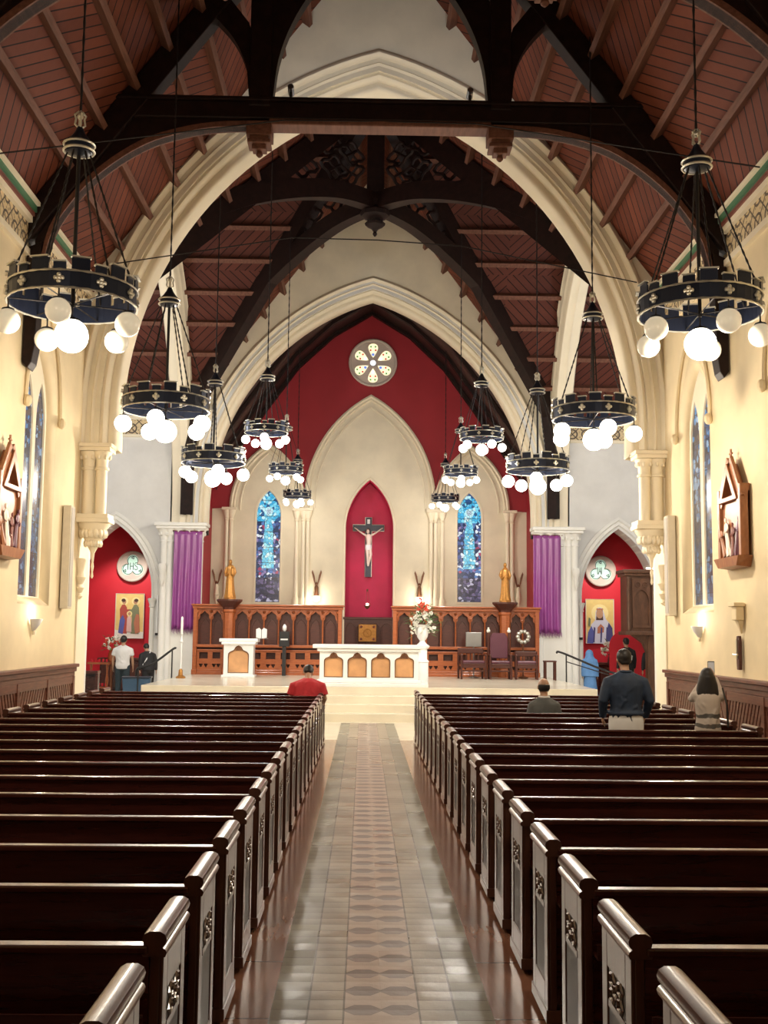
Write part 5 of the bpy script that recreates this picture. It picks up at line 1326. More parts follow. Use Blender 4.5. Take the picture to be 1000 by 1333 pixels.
t = thing('flower_vase', (1.28, 27.4, SF), 0, 'tall white pedestal vase with white and red flowers right of the altar', 'flower vase')
MB().lathe([(0.15, 0), (0.15, 0.5), (0.17, 0.52), (0.12, 0.58), (0.12, 0.82), (0.17, 0.86), (0.18, 0.9), (0.09, 0.97), (0.06, 1.02), (0.13, 1.12), (0.15, 1.25), (0.11, 1.36), (0.16, 1.42)], n=20).build('urn', 'marble', t, smooth=True, angle=40)
bouquet(t, 1.45, 0.36, 0.42, (('leaf', 1.0), ('petal_white', 0.45)), 110, 4, 0.9)
bouquet(t, 1.82, 0.18, 0.30, (('petal_red', 0.5), ('leaf', 0.3)), 30, 9, 0.2)
for x, y, z, lab, sd in ((-7.72, 33.9, 0.0, 'vase of red and white flowers on a stand before the left chapel icon', 5), (7.35, 33.9, 0.0, 'white lilies in a vase below the right chapel icon', 8)):
    t = thing('flower_stand', (x, y, 0), 0, lab, 'flower vase')
    MB().lathe([(0.17, 0), (0.17, 0.05), (0.05, 0.1), (0.04, 0.8), (0.12, 0.88), (0.13, 0.92)], n=12).build('stand', 'bronze', t, smooth=True)
    MB().lathe([(0.06, 0.92), (0.12, 1.05), (0.10, 1.2), (0.07, 1.27), (0.10, 1.32)], n=14).build('vase', 'oak' if x < 0 else 'steel', t, smooth=True)
    bouquet(t, 1.40, 0.30, 0.36, (('leaf', 0.6), ('petal_white', 0.5)) + ((('petal_red', 0.2),) if x < 0 else ()), 60, sd, 0.4)
# chapel altars: dark tables with brass rails
for x, lab in ((-7.3, 'dark wooden chapel altar table under the left icon'), (7.1, 'dark wooden chapel altar table under the right icon')):
    t = thing('chapel_altar', (x, 34.6, 0), 0, lab, 'altar table', 'chapel altar tables')
    MB().box(-0.95, 0.95, -0.28, 0.3, 0.98, 1.05).build('table_top', 'oak_dark', t, bevel=0.01)
    MB().box(-0.88, 0.88, -0.2, 0.3, 0.0, 0.98).build('cabinet', 'pew', t)
    m = MB()
    for k in range(4): m.box(-0.82 + k * 0.43, -0.47 + k * 0.43, -0.22, -0.2, 0.12, 0.88)
    m.build('front_panel', 'oak_dark', t, bevel=0.01)
# votive rack in front of the left chapel, prayer desk beside it
t = thing('votive_stand', (-7.45, 31.2, 0), 0, 'red and brass votive candle stand at the left chapel entrance', 'candle stand')
m = MB()
for q in (-1, 1): m.lathe([(0.03, 0), (0.05, 0.1), (0.025, 0.3), (0.05, 0.5), (0.025, 0.7), (0.04, 0.95)], (q * 0.22, 0, 0), 8)
m.box(-0.3, 0.3, -0.15, 0.15, 0.95, 1.0); m.box(-0.26, 0.26, -0.1, 0.1, 0.3, 0.33); m.build('frame', 'oak', t, smooth=True, angle=30)
m = MB()
for k in range(5):
    for j in range(2): m.lathe([(0.03, 0.35 + j * 0.66), (0.035, 0.43 + j * 0.66)], (-0.2 + k * 0.1, 0, 0), 8)
m.build('candle_glass', 'chapel_red', t)
t = thing('prayer_desk', (-6.05, 23.6, 0), 0.05, 'dark wooden prayer desk standing beyond the front left corner of the pews', 'kneeler')
m = MB(); m.box(-0.36, 0.36, -0.10, 0.22, 0.98, 1.04); m.box(-0.32, 0.32, 0.1, 0.14, 0.1, 0.98); m.box(-0.34, 0.34, -0.5, -0.2, 0.16, 0.24); m.build('desk', 'pew', t, bevel=0.01)
for qx in (-1, 1): MB().box(qx * 0.32 - 0.03, qx * 0.32 + 0.03, -0.5, 0.2, 0.0, 0.12).build('foot', 'pew', t); MB().box(qx * 0.32 - 0.03, qx * 0.32 + 0.03, 0.0, 0.18, 0.1, 0.98).build('upright', 'pew', t)

# ---- carved gallery case on an arched post (right transept)
t = thing('carved_cabinet', (7.62, 30.9, 0), 0, 'tall dark carved gallery case raised on an arched post in the right transept', 'cabinet')
MB().box(-0.54, 0.75, -0.28, 0.5, 1.98, 3.66).build('case', 'case_wood', t, bevel=0.02)
m = MB(); m.box(-0.66, 0.80, -0.40, 0.55, 3.60, 3.70); m.box(-0.61, 0.77, -0.35, 0.55, 3.52, 3.60); m.build('cornice', 'case_wood', t, bevel=0.015)
m = MB(); m.box(-0.60, 0.78, -0.35, 0.55, 1.90, 2.0); m.build('base_moulding', 'case_wood', t, bevel=0.015)
for i, (a_, b_) in enumerate(((-0.40, 0.10), (0.22, 0.70))):
    c_ = (a_ + b_) / 2; w_ = b_ - a_
    m = MB().prism([(a_, 2.1), (b_, 2.1), (b_, 3.45), (a_, 3.45)], -0.34, -0.28, 'xz', [Arch(w_ * 0.4, 2.85, 0.3, c_).closed(2.18, n=6)])
    for q in (-1, 1): m.tube([(c_ + q * w_ * 0.2 + 0.07 * cos(j * pi / 5), -0.35, 3.28 + 0.07 * sin(j * pi / 5)) for j in range(10)], 0.014, 5, closed=True)
    m.build('carved_panel', 'case_wood', t)
m = MB()
for xx in (-0.50, 0.16): m.lathe([(0.035, 2.0), (0.05, 2.1), (0.03, 2.2), (0.03, 3.2), (0.05, 3.3), (0.06, 3.5)], (xx, -0.32, 0), 8)
m.build('corner_shaft', 'case_wood', t, smooth=True)
m = MB(); m.box(0.05, 0.28, -0.18, 0.15, 0, 1.92)
for s in (-1, 1):
    cv = [(0.165 + s * 0.10, 1.1), (0.165 + s * 0.13, 1.4), (0.165 + s * 0.24, 1.68), (0.165 + s * 0.55, 1.90), (0.165, 1.92), (0.165, 1.1)]
    m.prism(cv, -0.12, 0.08, 'xz')
m.build('arched_post', 'case_wood', t, bevel=0.01)
MB().tube([(-0.02, -0.38, 3.73), (0.72, -0.38, 3.73)], 0.022, 8).build('tube_light', 'lamp_glow', t)
# arched red board behind the post
# ---- nave wall fittings
def station(s, yc, label):
    """carved gabled relief panel hung on the side wall"""
    t = thing('relief_panel', (s * (W - 0.01), yc, 2.9), -s * pi / 2, label, 'relief panel', 'carved wall reliefs')
    # local: x along wall, -y away from the wall
    MB().box(-0.52, 0.52, -0.05, 0.0, 0.10, 1.12).build('back_board', 'station_wood', t, bevel=0.01)
    m = MB(); m.hull([(-0.42, -0.2, 0.02), (0.42, -0.2, 0.02), (0.46, 0, 0.0), (-0.46, 0, 0.0)], [(-0.56, -0.22, 0.16), (0.56, -0.22, 0.16), (0.56, 0, 0.16), (-0.56, 0, 0.16)]); m.build('base', 'station_wood', t)
    m = MB()
    for q in (-1, 1):
        MB().box(q * 0.47 - 0.05, q * 0.47 + 0.05, -0.16, 0, 0.16, 1.22).build('side_post', 'station_wood', t, bevel=0.012)
    m = MB().prism([(-0.42, 1.0), (0.42, 1.0), (0, 1.58)], -0.18, 0.0, 'xz', [[(-0.24, 1.07), (0.24, 1.07), (0, 1.40)]])
    for q in (-1, 1): m.beam((q * 0.46, -0.12, 0.98), (0, -0.12, 1.62), 0.22, 0.05, up=(0, 1, 0))
    m.build('gable', 'station_wood', t, bevel=0.008)
    MB().prism([(-0.24, 1.07), (0.24, 1.07), (0, 1.40)], -0.07, -0.06, 'xz').build('gable_field', 'oak_dark', t)
    m = MB(); m.tube([(0, -0.1, 1.60), (0, -0.1, 1.80)], 0.018, 6); m.tube([(-0.06, -0.1, 1.73), (0.06, -0.1, 1.73)], 0.016, 6); m.ball((0, -0.1, 1.64), 0.03, 6); m.build('finial_cross', 'station_wood', t)
    MB().box(-0.40, 0.40, -0.11, -0.10, 0.18, 1.0).build('relief_field', 'station_wood', t)
    for i, (x, z, h, mt) in enumerate(((-0.22, 0.18, 0.55, 'station_wood'), (-0.05, 0.18, 0.62, 'corpus'), (0.12, 0.18, 0.50, 'brown_paint'), (0.26, 0.18, 0.60, 'leather'), (0.02, 0.18, 0.28, 'corpus'))):
        m = robed(t, h, mt, seed=i); m.xf(Matrix.Translation((x, -0.14, z)) @ Matrix.Rotation(0.25 * (i - 2), 4, 'Y') @ Matrix.Diagonal((1, 0.6, 1, 1))); m.build('carved_figure', mt, t, smooth=True, angle=60)
    return t
station(-1, 16.1, 'gabled carved wood relief of painted figures on the left nave wall')
station(1, 16.5, 'gabled carved wood relief with cross finial on the right nave wall')
for s, yc in ((-1, 17.9), (1, 18.49)):
    t = thing('wall_lamp', (s * (W - 0.02), yc, 2.0), -s * pi / 2, 'small white half-bowl uplight glowing on the %s nave wall under the window' % ('left' if s < 0 else 'right'), 'wall lamp', 'half-bowl wall lamps')
    MB().lathe([(0.02, -0.14), (0.05, -0.12), (0.11, -0.04), (0.16, 0.05), (0.15, 0.05), (0.08, -0.02), (0.02, -0.04)], (0, 0, 0), 14, a0=pi, a1=2 * pi).build('bowl', 'white_cloth', t, smooth=True, solid=0.006)
    MB().lathe([(0.03, -0.20), (0.035, -0.14)], (0, -0.03, 0), 8).build('bracket', 'trim_plaster', t)
    MB().ball((0, -0.06, 0.0), 0.045, 8).build('bulb', 'lamp_glow', t, smooth=True)
for s, yc in ((-1, 19.55), (1, 20.0)):
    t = thing('column_speaker', (s * (W - 0.02), yc, 2.25), -s * pi / 2, 'tall narrow cream column speaker on the %s wall beside the nave arch' % ('left' if s < 0 else 'right'), 'speaker', 'column speakers')
    MB().box(-0.13, 0.13, -0.14, 0, 0, 1.80).build('cabinet', 'speaker_cream', t, bevel=0.01)
    MB().box(-0.10, 0.10, -0.150, -0.14, 0.04, 1.76).build('grille', 'grey_plaster', t)
t = thing('wall_bracket', (W - 0.02, 16.45, 1.95), -pi / 2, 'small cream corbel bracket on the right wall below the carved relief', 'bracket')
m = MB(); m.box(-0.14, 0.14, -0.16, 0, 0.38, 0.44); m.box(-0.10, 0.10, -0.12, 0, 0.18, 0.38); m.hull([(-0.01, -0.02, -0.02), (0.01, -0.02, -0.02), (0.01, 0, -0.02), (-0.01, 0, -0.02)], [(-0.08, -0.09, 0.18), (0.08, -0.09, 0.18), (0.08, 0, 0.18), (-0.08, 0, 0.18)]); m.build('corbel', 'nave_plaster', t, bevel=0.01)
t = thing('processional_cross', (W - 0.03, 16.50, 1.40), -pi / 2, 'dark wooden wall crucifix plaque hung below the cream bracket on the right wall', 'plaque')
m = MB(); m.prism([(-0.05, 0), (0.05, 0), (0.06, 0.1), (0.06, 0.42), (0.04, 0.5), (-0.04, 0.5), (-0.06, 0.42), (-0.06, 0.1)], -0.05, 0, 'xz'); m.build('board', 'oak_dark', t, bevel=0.01)
m = MB(); m.tube([(0, -0.06, 0.16), (0, -0.06, 0.45)], 0.014, 6); m.tube([(-0.13, -0.07, 0.22), (0.05, -0.07, 0.22)], 0.016, 6); m.build('cross_bar', 'silver', t)
# ---- handrails up to the sanctuary
for s in (-1, 1):
    t = thing('handrail', (s * 5.5, 27.0, 0), 0, 'black metal handrail at the %s end of the sanctuary platform' % ('left' if s < 0 else 'right'), 'handrail', 'sanctuary handrails')
    if s < 0: pth = [(-0.50, 2.05, 0.72), (-0.46, 2.0, 0.92), (-0.22, 2.0, 0.98), (0.02, 2.0, 1.10), (0.44, 2.0, 1.42), (0.52, 2.0, 1.44)]
    else: pth = [(-0.62, 2.2, 1.42), (-0.5, 2.0, 1.42), (0.35, 0.4, 1.0), (0.9, -0.6, 0.92), (0.95, -0.7, 0.80)]
    MB().tube(curve(pth, 16), 0.028, 8).build('rail', 'black', t, smooth=True)
    if s < 0: MB().tube([(-0.44, 2.0, 0.0), (-0.44, 2.0, 0.9)], 0.018, 8).build('post', 'black', t); MB().tube([(0.42, 2.0, 0.66), (0.42, 2.0, 1.38)], 0.018, 8).build('post', 'black', t)
    else:
        MB().tube([(0.85, -0.5, 0.0), (0.85, -0.5, 0.92)], 0.018, 8).build('post', 'black', t); MB().tube([(-0.42, 1.9, 0.68), (-0.42, 1.9, 1.40)], 0.018, 8).build('post', 'black', t)
        MB().tube([(-0.42, 1.9, 1.2), (0.85, -0.5, 0.75)], 0.014, 8).build('lower_rail', 'black', t)
# balustrade by the left steps: pale scroll
t = thing('bin', (-6.02, 29.3, 0), 0.1, 'square dark blue plastic tub beside the left chapel arch', 'tub')
m = MB().hull([(-0.30, -0.2, 0), (0.30, -0.2, 0), (0.30, 0.2, 0), (-0.30, 0.2, 0)], [(-0.36, -0.24, 0.66), (0.36, -0.24, 0.66), (0.36, 0.24, 0.66), (-0.36, 0.24, 0.66)]); m.build('tub_body', plain('blue_plastic', (0.04, 0.09, 0.16), 0.4), t, bevel=0.02)
m = MB().box(-0.38, 0.38, -0.26, 0.26, 0.66, 0.70); m.build('rim', plain('dark_plastic', (0.02, 0.03, 0.05), 0.4), t, bevel=0.01)
for s in (-1, 1):
    t = thing('wall_tube_lamp', (s * 6.12 + (0.03 if s > 0 else 0), A2 - 0.06, 1.75), 0, 'slim white vertical tube fitting on the wall between pier and %s chapel arch' % ('left' if s < 0 else 'right'), 'light fitting', 'vertical tube fittings')
    MB().tube([(0, -0.05, 0.06), (0, -0.05, 1.16)], 0.03, 10).build('tube', 'marble', t, smooth=True); MB().tube([(0, -0.05, 0), (0, -0.05, 0.07)], 0.05, 10).build('lower_cap', 'black', t); MB().box(-0.02, 0.02, -0.04, 0.06, 0.4, 0.5).build('clip', 'steel', t)
# ================================================================== PEOPLE
def stack(m, secs, n=18):
    """elliptical sections (x, y, z, rx, ry) joined into a closed body"""
    rows = [[(x + rx * cos(2 * pi * i / n), y + ry * sin(2 * pi * i / n), z) for i in range(n)] for x, y, z, rx, ry in secs]
    k = len(m.v); m.grid(rows, closed=True)
    m.f.append(tuple(k + i for i in range(n))[::-1]); m.f.append(tuple(k + (len(rows) - 1) * n + i for i in range(n)))
    return m
def melt(o, vox, smooth_it=4):
    r_ = o.modifiers.new('skin', 'REMESH'); r_.mode = 'VOXEL'; r_.voxel_size = vox; r_.use_smooth_shade = True
    s_ = o.modifiers.new('soften', 'SMOOTH'); s_.iterations = smooth_it; s_.factor = 0.6
    return o
def head_shape(m, c, bow, H, turn=0.0):
    """head with brow, nose, chin, ears; face towards +y; bow tips it forward"""
    k = H / 1.72; R_ = Matrix.Translation(c) @ Matrix.Rotation(turn, 4, 'Z') @ Matrix.Rotation(-bow, 4, 'X')
    h = MB()
    h.ball((0, -0.008 * k, 0.02 * k), 0.094 * k, 18, sx=0.84, sy=1.02, sz=1.08)
    stack(h, [(0, 0.035 * k, -0.108 * k, 0.024 * k, 0.024 * k), (0, 0.03 * k, -0.09 * k, 0.045 * k, 0.05 * k), (0, 0.02 * k, -0.04 * k, 0.064 * k, 0.066 * k), (0, 0.01 * k, 0.0, 0.070 * k, 0.078 * k)], 14)
    h.hull([(-0.016 * k, 0.085 * k, -0.035 * k), (0.016 * k, 0.085 * k, -0.035 * k), (0.010 * k, 0.118 * k, -0.03 * k), (-0.010 * k, 0.118 * k, -0.03 * k)], [(-0.008 * k, 0.085 * k, 0.02 * k), (0.008 * k, 0.085 * k, 0.02 * k), (0.005 * k, 0.095 * k, 0.02 * k), (-0.005 * k, 0.095 * k, 0.02 * k)])
    h.tube([(-0.022 * k, 0.086 * k, -0.062 * k), (0, 0.096 * k, -0.060 * k), (0.022 * k, 0.086 * k, -0.062 * k)], 0.008 * k, 6)
    for q in (-1, 1):
        h.tube([(q * 0.055 * k, 0.075 * k, 0.018 * k), (q * 0.02 * k, 0.09 * k, 0.022 * k)], 0.008 * k, 6)
        h.ball((q * 0.080 * k, -0.005 * k, -0.005 * k), 0.022 * k, 8, sx=0.5, sz=1.4)
    h.xf(R_); m.add(h.v, h.f)
def hand(m, w_, d, palm_n, k=1.0, curl=0.5):
    """palm and five fingers from wrist w_ pointing along d; palm faces palm_n"""
    d = Vector(d).normalized(); pn = Vector(palm_n); pn = (pn - d * pn.dot(d)).normalized(); sd = d.cross(pn).normalized()
    w_ = Vector(w_); c_ = w_ + d * 0.05 * k
    for q in (-0.026, -0.009, 0.009, 0.026): m.tube([w_ + sd * q * 0.7 * k, w_ + d * 0.09 * k + sd * q * k], [0.014 * k, 0.013 * k], 8)
    for q, L_ in ((-0.030, 0.062), (-0.011, 0.075), (0.009, 0.082), (0.029, 0.072)):
        p0 = w_ + d * 0.09 * k + sd * q * k; p1 = p0 + (d + pn * curl * 0.3).normalized() * L_ * 0.4 * k; p2 = p1 + (d + pn * curl).normalized() * L_ * 0.33 * k; p3 = p2 + (d + pn * curl * 1.8).normalized() * L_ * 0.27 * k
        m.tube([p0, p1, p2, p3], [0.0095 * k, 0.009 * k, 0.0085 * k, 0.007 * k], 8)
    t0 = w_ + d * 0.025 * k + sd * 0.028 * k; t1 = t0 + (d * 0.6 + sd * 0.8 + pn * 0.3).normalized() * 0.04 * k; t2 = t1 + (d * 0.9 + sd * 0.3 + pn * 0.4).normalized() * 0.03 * k
    m.tube([t0, t1, t2], [0.013 * k, 0.011 * k, 0.009 * k], 8)
def person(loc, rz, H, label, top, bottom, hair='hair', skin='skin', pose='stand', arms=None, bow=0.15, lean=0.0, hairstyle='short', wide=1.0, sleeve='long', group=None, vox=0.012, collar=None, hem=0.50, female=False, turn=0.0, hipz=None):
    """facing +y, feet at z=0 (local); lean tips the torso forward"""
    k = H / 1.72; t = thing('person', loc, rz, label, 'person', group)
    wd = k * wide
    if pose == 'stand': hip_z = 0.95 * k
    elif pose == 'sit': hip_z = 0.52
    elif pose == 'crouch': hip_z = 0.50 * k
    hy = 0.0
    if hipz: hip_z = hipz
    def T(x, y, z):      # torso frame: y forward, z above the hip, tipped by lean
        return Vector((x, hy + y * cos(lean) + z * sin(lean), hip_z + z * cos(lean) - y * sin(lean)))
    sh = 0.50 * k
    shw = (0.175 if female else 0.195) * wd
    # ---- limbs
    legs = []
    for q in (-1, 1):
        hp = Vector((q * 0.09 * wd, hy, hip_z - 0.02))
        if pose == 'stand': kn = Vector((q * 0.10 * wd, 0.02, 0.48 * k)); an = Vector((q * 0.11 * wd, -0.03, 0.09 * k))
        elif pose == 'sit': kn = Vector((q * 0.13 * wd, 0.43, 0.50)); an = Vector((q * 0.12 * wd, 0.40, 0.09))
        else: kn = Vector((q * 0.13 * wd, 0.38 * k, 0.50 * k)); an = Vector((q * 0.12, 0.10, 0.09))
        legs.append((hp, kn, an))
    if arms is None:
        arms = [(T(q * (shw + 0.05 * wd), 0.0, sh - 0.30 * k), T(q * (shw + 0.06 * wd), 0.06, sh - 0.55 * k)) for q in (-1, 1)]
    else: arms = [(T(*a_[0]), T(*a_[1])) for a_ in arms]
    shp = [T(q * shw, 0, sh - 0.085 * k) for q in (-1, 1)]
    neck0, neck1 = T(0, 0.0, sh - 0.01), T(0, 0.03 + 0.03 * bow, sh + 0.08 * k)
    hc = T(0, 0.035 + 0.10 * sin(bow), sh + 0.165 * k)
    # ---- continuous body
    m = MB()
    def torso(m, grow=0.0, z0=-0.10, z1=None, zmin=0.0):
        secs = [(-0.10, 0.155, 0.11), (0.0, 0.165, 0.12), (0.12, 0.14 if female else 0.155, 0.105), (0.28, 0.155 if female else 0.175, 0.118), (0.38, 0.160 if female else 0.188, 0.12), (0.44, 0.145 if female else 0.17, 0.108), (0.485, 0.10, 0.085), (0.52, 0.062, 0.062)]
        n = 18; rows = []
        for z, rx, ry in secs:
            if z < z0 - 1e-6: continue
            rx = rx * wd + grow; ry = ry * wd + grow
            rows.append([tuple(T(rx * cos(2 * pi * i / n), ry * sin(2 * pi * i / n), z * k)) for i in range(n)])
            if zmin and z == 0.0: rows[-1] = [tuple(T(rx * cos(2 * pi * i / n), ry * sin(2 * pi * i / n), zmin * k)) for i in range(n)]
        kk = len(m.v); m.grid(rows, closed=True); m.f.append(tuple(kk + i for i in range(n))[::-1]); m.f.append(tuple(kk + (len(rows) - 1) * n + i for i in range(n)))
    torso(m, -0.008)
    m.tube([neck0 - Vector((0, 0, 0.05)), neck0, neck1, hc], [0.07 * k, 0.056 * k, 0.052 * k, 0.05 * k], 12)
    head_shape(m, hc, bow + lean, H, turn)
    for i, q in enumerate((-1, 1)):
        el, ha = arms[i]
        m.tube([T(q * 0.08, 0, sh - 0.03), shp[i], shp[i].lerp(el, 0.5), el, el.lerp(ha, 0.35), ha], [0.045 * k, 0.052 * k, 0.046 * k, 0.037 * k, 0.038 * k, 0.025 * k], 12)
        d = (ha - el).normalized(); hand(m, ha, d, Vector((-q, 0.3, -0.2)), k * 0.95)
        hp, kn, an = legs[i]
        m.tube([T(0, 0, 0.02) * 0.3 + hp * 0.7, hp, hp.lerp(kn, 0.5), kn, kn.lerp(an, 0.35), an], [0.085 * wd, 0.088 * wd, 0.078 * wd, 0.056 * k, 0.055 * k, 0.036 * k], 12)
        m.tube([an, an + Vector((0, -0.03, -0.05)), an + Vector((0, 0.10, -0.06))], [0.036, 0.038, 0.03], 8)
    melt(m.build('body', skin, t, smooth=True), vox)
    # ---- trousers or skirt
    m = MB()
    if bottom:
        if bottom[0] == 'skirt':
            stack(m, [(0, 0, hip_z - 0.80 * k, 0.26 * wd, 0.22 * wd), (0, 0, hip_z - 0.3, 0.21 * wd, 0.17 * wd), (0, 0, hip_z + 0.02, 0.165 * wd, 0.13 * wd), (0, 0, hip_z + 0.12, 0.15 * wd, 0.12 * wd)])
        else:
            for hp, kn, an in legs:
                m.tube([hp + Vector((0, 0, 0.06)), hp, hp.lerp(kn, 0.5), kn, kn.lerp(an, 0.4), an + Vector((0, 0, -0.02))], [0.09 * wd, 0.104 * wd, 0.094 * wd, 0.074 * wd, 0.072 * wd, 0.064 * wd], 12)
            stack(m, [(0, hy, hip_z - 0.13, 0.15 * wd, 0.11 * wd), (0, hy, hip_z - 0.05, 0.175 * wd, 0.13 * wd), (0, hy, hip_z + 0.06, 0.165 * wd, 0.125 * wd)])
        melt(m.build('skirt' if bottom[0] == 'skirt' else 'trousers', bottom[1], t, smooth=True), vox * 1.2)
    # shoes
    for hp, kn, an in legs:
        m = MB().tube([an + Vector((0, -0.05, -0.055)), an + Vector((0, 0.02, -0.05)), an + Vector((0, 0.11, -0.06)), an + Vector((0, 0.16, -0.065))], [0.034, 0.045, 0.04, 0.024], 10)
        m.build('shoe', 'black', t, smooth=True)
    # ---- top garment
    m = MB(); torso(m, 0.022, -0.10 if hem < 0.6 else 0.0, None, 0.05 if hem > 0.6 else 0.0)
    if pose == 'stand' and hem < 0.5:
        stack(m, [(0, hy, hip_z - 0.20, 0.185 * wd, 0.145 * wd), (0, hy, hip_z - 0.05, 0.185 * wd, 0.14 * wd)])
    for i, q in enumerate((-1, 1)):
        el, ha = arms[i]
        m.tube([T(q * 0.03, 0, sh + 0.015 * k), T(q * shw * 0.55, 0, sh - 0.035 * k), shp[i]], [0.045 * k, 0.052 * k, 0.062 * k], 10)
        if sleeve == 'long': m.tube([T(q * 0.05, 0, sh - 0.03), T(q * shw * 0.7, 0, sh - 0.065 * k), shp[i], shp[i].lerp(el, 0.5), el, el.lerp(ha, 0.4), ha - (ha - el).normalized() * 0.01], [0.05 * k, 0.062 * k, 0.070 * wd, 0.066 * wd, 0.056 * wd, 0.052 * wd, 0.042 * wd], 12)
        else: m.tube([T(q * 0.05, 0, sh - 0.03), T(q * shw * 0.7, 0, sh - 0.065 * k), shp[i], shp[i].lerp(el, 0.75)], [0.05 * k, 0.062 * k, 0.068 * wd, 0.066 * wd], 12)
    rnd = random.Random(int(H * 1000) + int(loc[0] * 10))
    for i in range(9):       # soft folds
        z = rnd.uniform(0.0, 0.38) * k; a0 = rnd.uniform(pi * 1.05, pi * 1.6)
        pts = [T((0.165 * wd + 0.012) * cos(a0 + j * 0.14), (0.115 * wd + 0.022) * sin(a0 + j * 0.14), z + 0.02 * j * rnd.choice((-1, 1))) for j in range(5)]
        m.tube(pts, [0.004, 0.012, 0.014, 0.012, 0.004], 6)
    if hem > 0.6:
        m.tube([T((0.172 * wd + 0.018) * cos(2 * pi * j / 24), (0.128 * wd + 0.016) * sin(2 * pi * j / 24), 0.055 * k) for j in range(24)], 0.020, 8, closed=True)
    garment = melt(m.build(top[0], top[1], t, smooth=True), vox * 1.1, 3)
    if collar:
        MB().tube([T(0.062 * cos(a_), 0.055 * sin(a_), sh + 0.035) for a_ in [2 * pi * i / 14 for i in range(14)]], 0.017, 8, closed=True).build('collar', collar, t, smooth=True)
    # ---- hair
    R_ = Matrix.Translation(hc) @ Matrix.Rotation(turn, 4, 'Z') @ Matrix.Rotation(-(bow + lean), 4, 'X'); m = MB()
    if hairstyle in ('short', 'long', 'bun'):
        m.ball((0, -0.022 * k, 0.035 * k), 0.100 * k, 18, sx=0.90, sy=1.0, sz=1.02)
        stack(m, [(0, -0.055 * k, -0.07 * k, 0.05 * k, 0.03 * k), (0, -0.045 * k, -0.03 * k, 0.076 * k, 0.05 * k), (0, -0.035 * k, 0.03 * k, 0.088 * k, 0.066 * k)], 14)
    if hairstyle == 'long':
        m2 = MB(); stack(m2, [(0, -0.11 * k, -0.42 * k, 0.05 * k, 0.02 * k), (0.01, -0.115 * k, -0.32 * k, 0.115 * k, 0.045 * k), (0, -0.10 * k, -0.20 * k, 0.145 * k, 0.055 * k), (0, -0.07 * k, -0.08 * k, 0.135 * k, 0.07 * k), (0, -0.04 * k, 0.03 * k, 0.098 * k, 0.085 * k), (0, -0.03 * k, 0.09 * k, 0.06 * k, 0.05 * k)])
        for i in range(16):
            a_ = pi + pi * (i + 0.5) / 16; m2.tube([(0.09 * k * cos(a_), -0.02 + 0.09 * k * sin(a_), 0.03 * k), (0.12 * k * cos(a_), -0.03 + 0.10 * k * sin(a_), -0.14 * k), (0.12 * k * cos(a_) + rnd.uniform(-.02, .02), -0.06 + 0.09 * k * sin(a_), -0.28 * k), (0.10 * k * cos(a_) + rnd.uniform(-.03, .03), -0.07 + 0.06 * k * sin(a_), -0.38 * k + rnd.uniform(-.03, .03))], [0.016, 0.022, 0.02, 0.006], 6)
        m.add(m2.v, m2.f)
    if hairstyle == 'balding':
        stack(m, [(0, -0.04 * k, -0.06 * k, 0.06 * k, 0.045 * k), (0, -0.03 * k, -0.02 * k, 0.082 * k, 0.076 * k), (0, -0.03 * k, 0.035 * k, 0.084 * k, 0.082 * k)], 16)
    if m.v:
        m.xf(R_); melt(m.build('hair', hair, t, smooth=True), vox, 2)
    return t
def fabric(nm, c, rough=0.8, var=0.2): return plain(nm, c, rough, 0, var, 12)
denim = fabric('dark_denim', (0.018, 0.034, 0.068), 0.7, 0.45); grey = fabric('grey_wool', (0.10, 0.105, 0.105)); redc = fabric('red_shirt', (0.45, 0.02, 0.03)); whitec = fabric('white_shirt', (0.72, 0.72, 0.72), 0.8, 0.06)
darkt = fabric('dark_trousers', (0.02, 0.035, 0.045)); beige = fabric('striped_knit', (0.55, 0.50, 0.44), 0.9, 0.3); blue = fabric('blue_veil', (0.10, 0.24, 0.50)); blackc = fabric('black_cloth', (0.015, 0.015, 0.017))
def knit():
    t = NT('layered_knit'); p, x, y, z = t.pos(True)
    w_ = t.m_('FRACT', t.m_('ADD', t.m_('MULTIPLY', z, 9.0), t.m_('MULTIPLY', t.noise(p, 6, 3), 0.8)))
    f = t.m_('MULTIPLY', t.m_('LESS_THAN', w_, 0.4), t.m_('LESS_THAN', z, 1.02))
    return t.set(t.mix(f, (0.52, 0.45, 0.39), (0.10, 0.09, 0.08)), 0.9)
PY = 0.004
# standing man in the dark jacket
pm = person((2.88, 13.0, PY), 0.0, 1.70, 'standing man seen from behind in dark blue jacket over white shirt hem', ('jacket', denim), ('trousers', blackc), bow=0.35, wide=1.04, vox=0.011, collar=denim,
            arms=[((-0.27, -0.03, 0.20), (-0.24, 0.14, 0.0)), ((0.27, -0.03, 0.20), (0.25, 0.14, 0.0))], hem=0.65)
MB().lathe([(0.200, 0.80), (0.204, 0.86), (0.200, 0.92), (0.192, 0.955), (0.165, 0.985)], (0, 0, 0), 24, 1, 0.73).build('shirt_hem', whitec, pm, smooth=True)
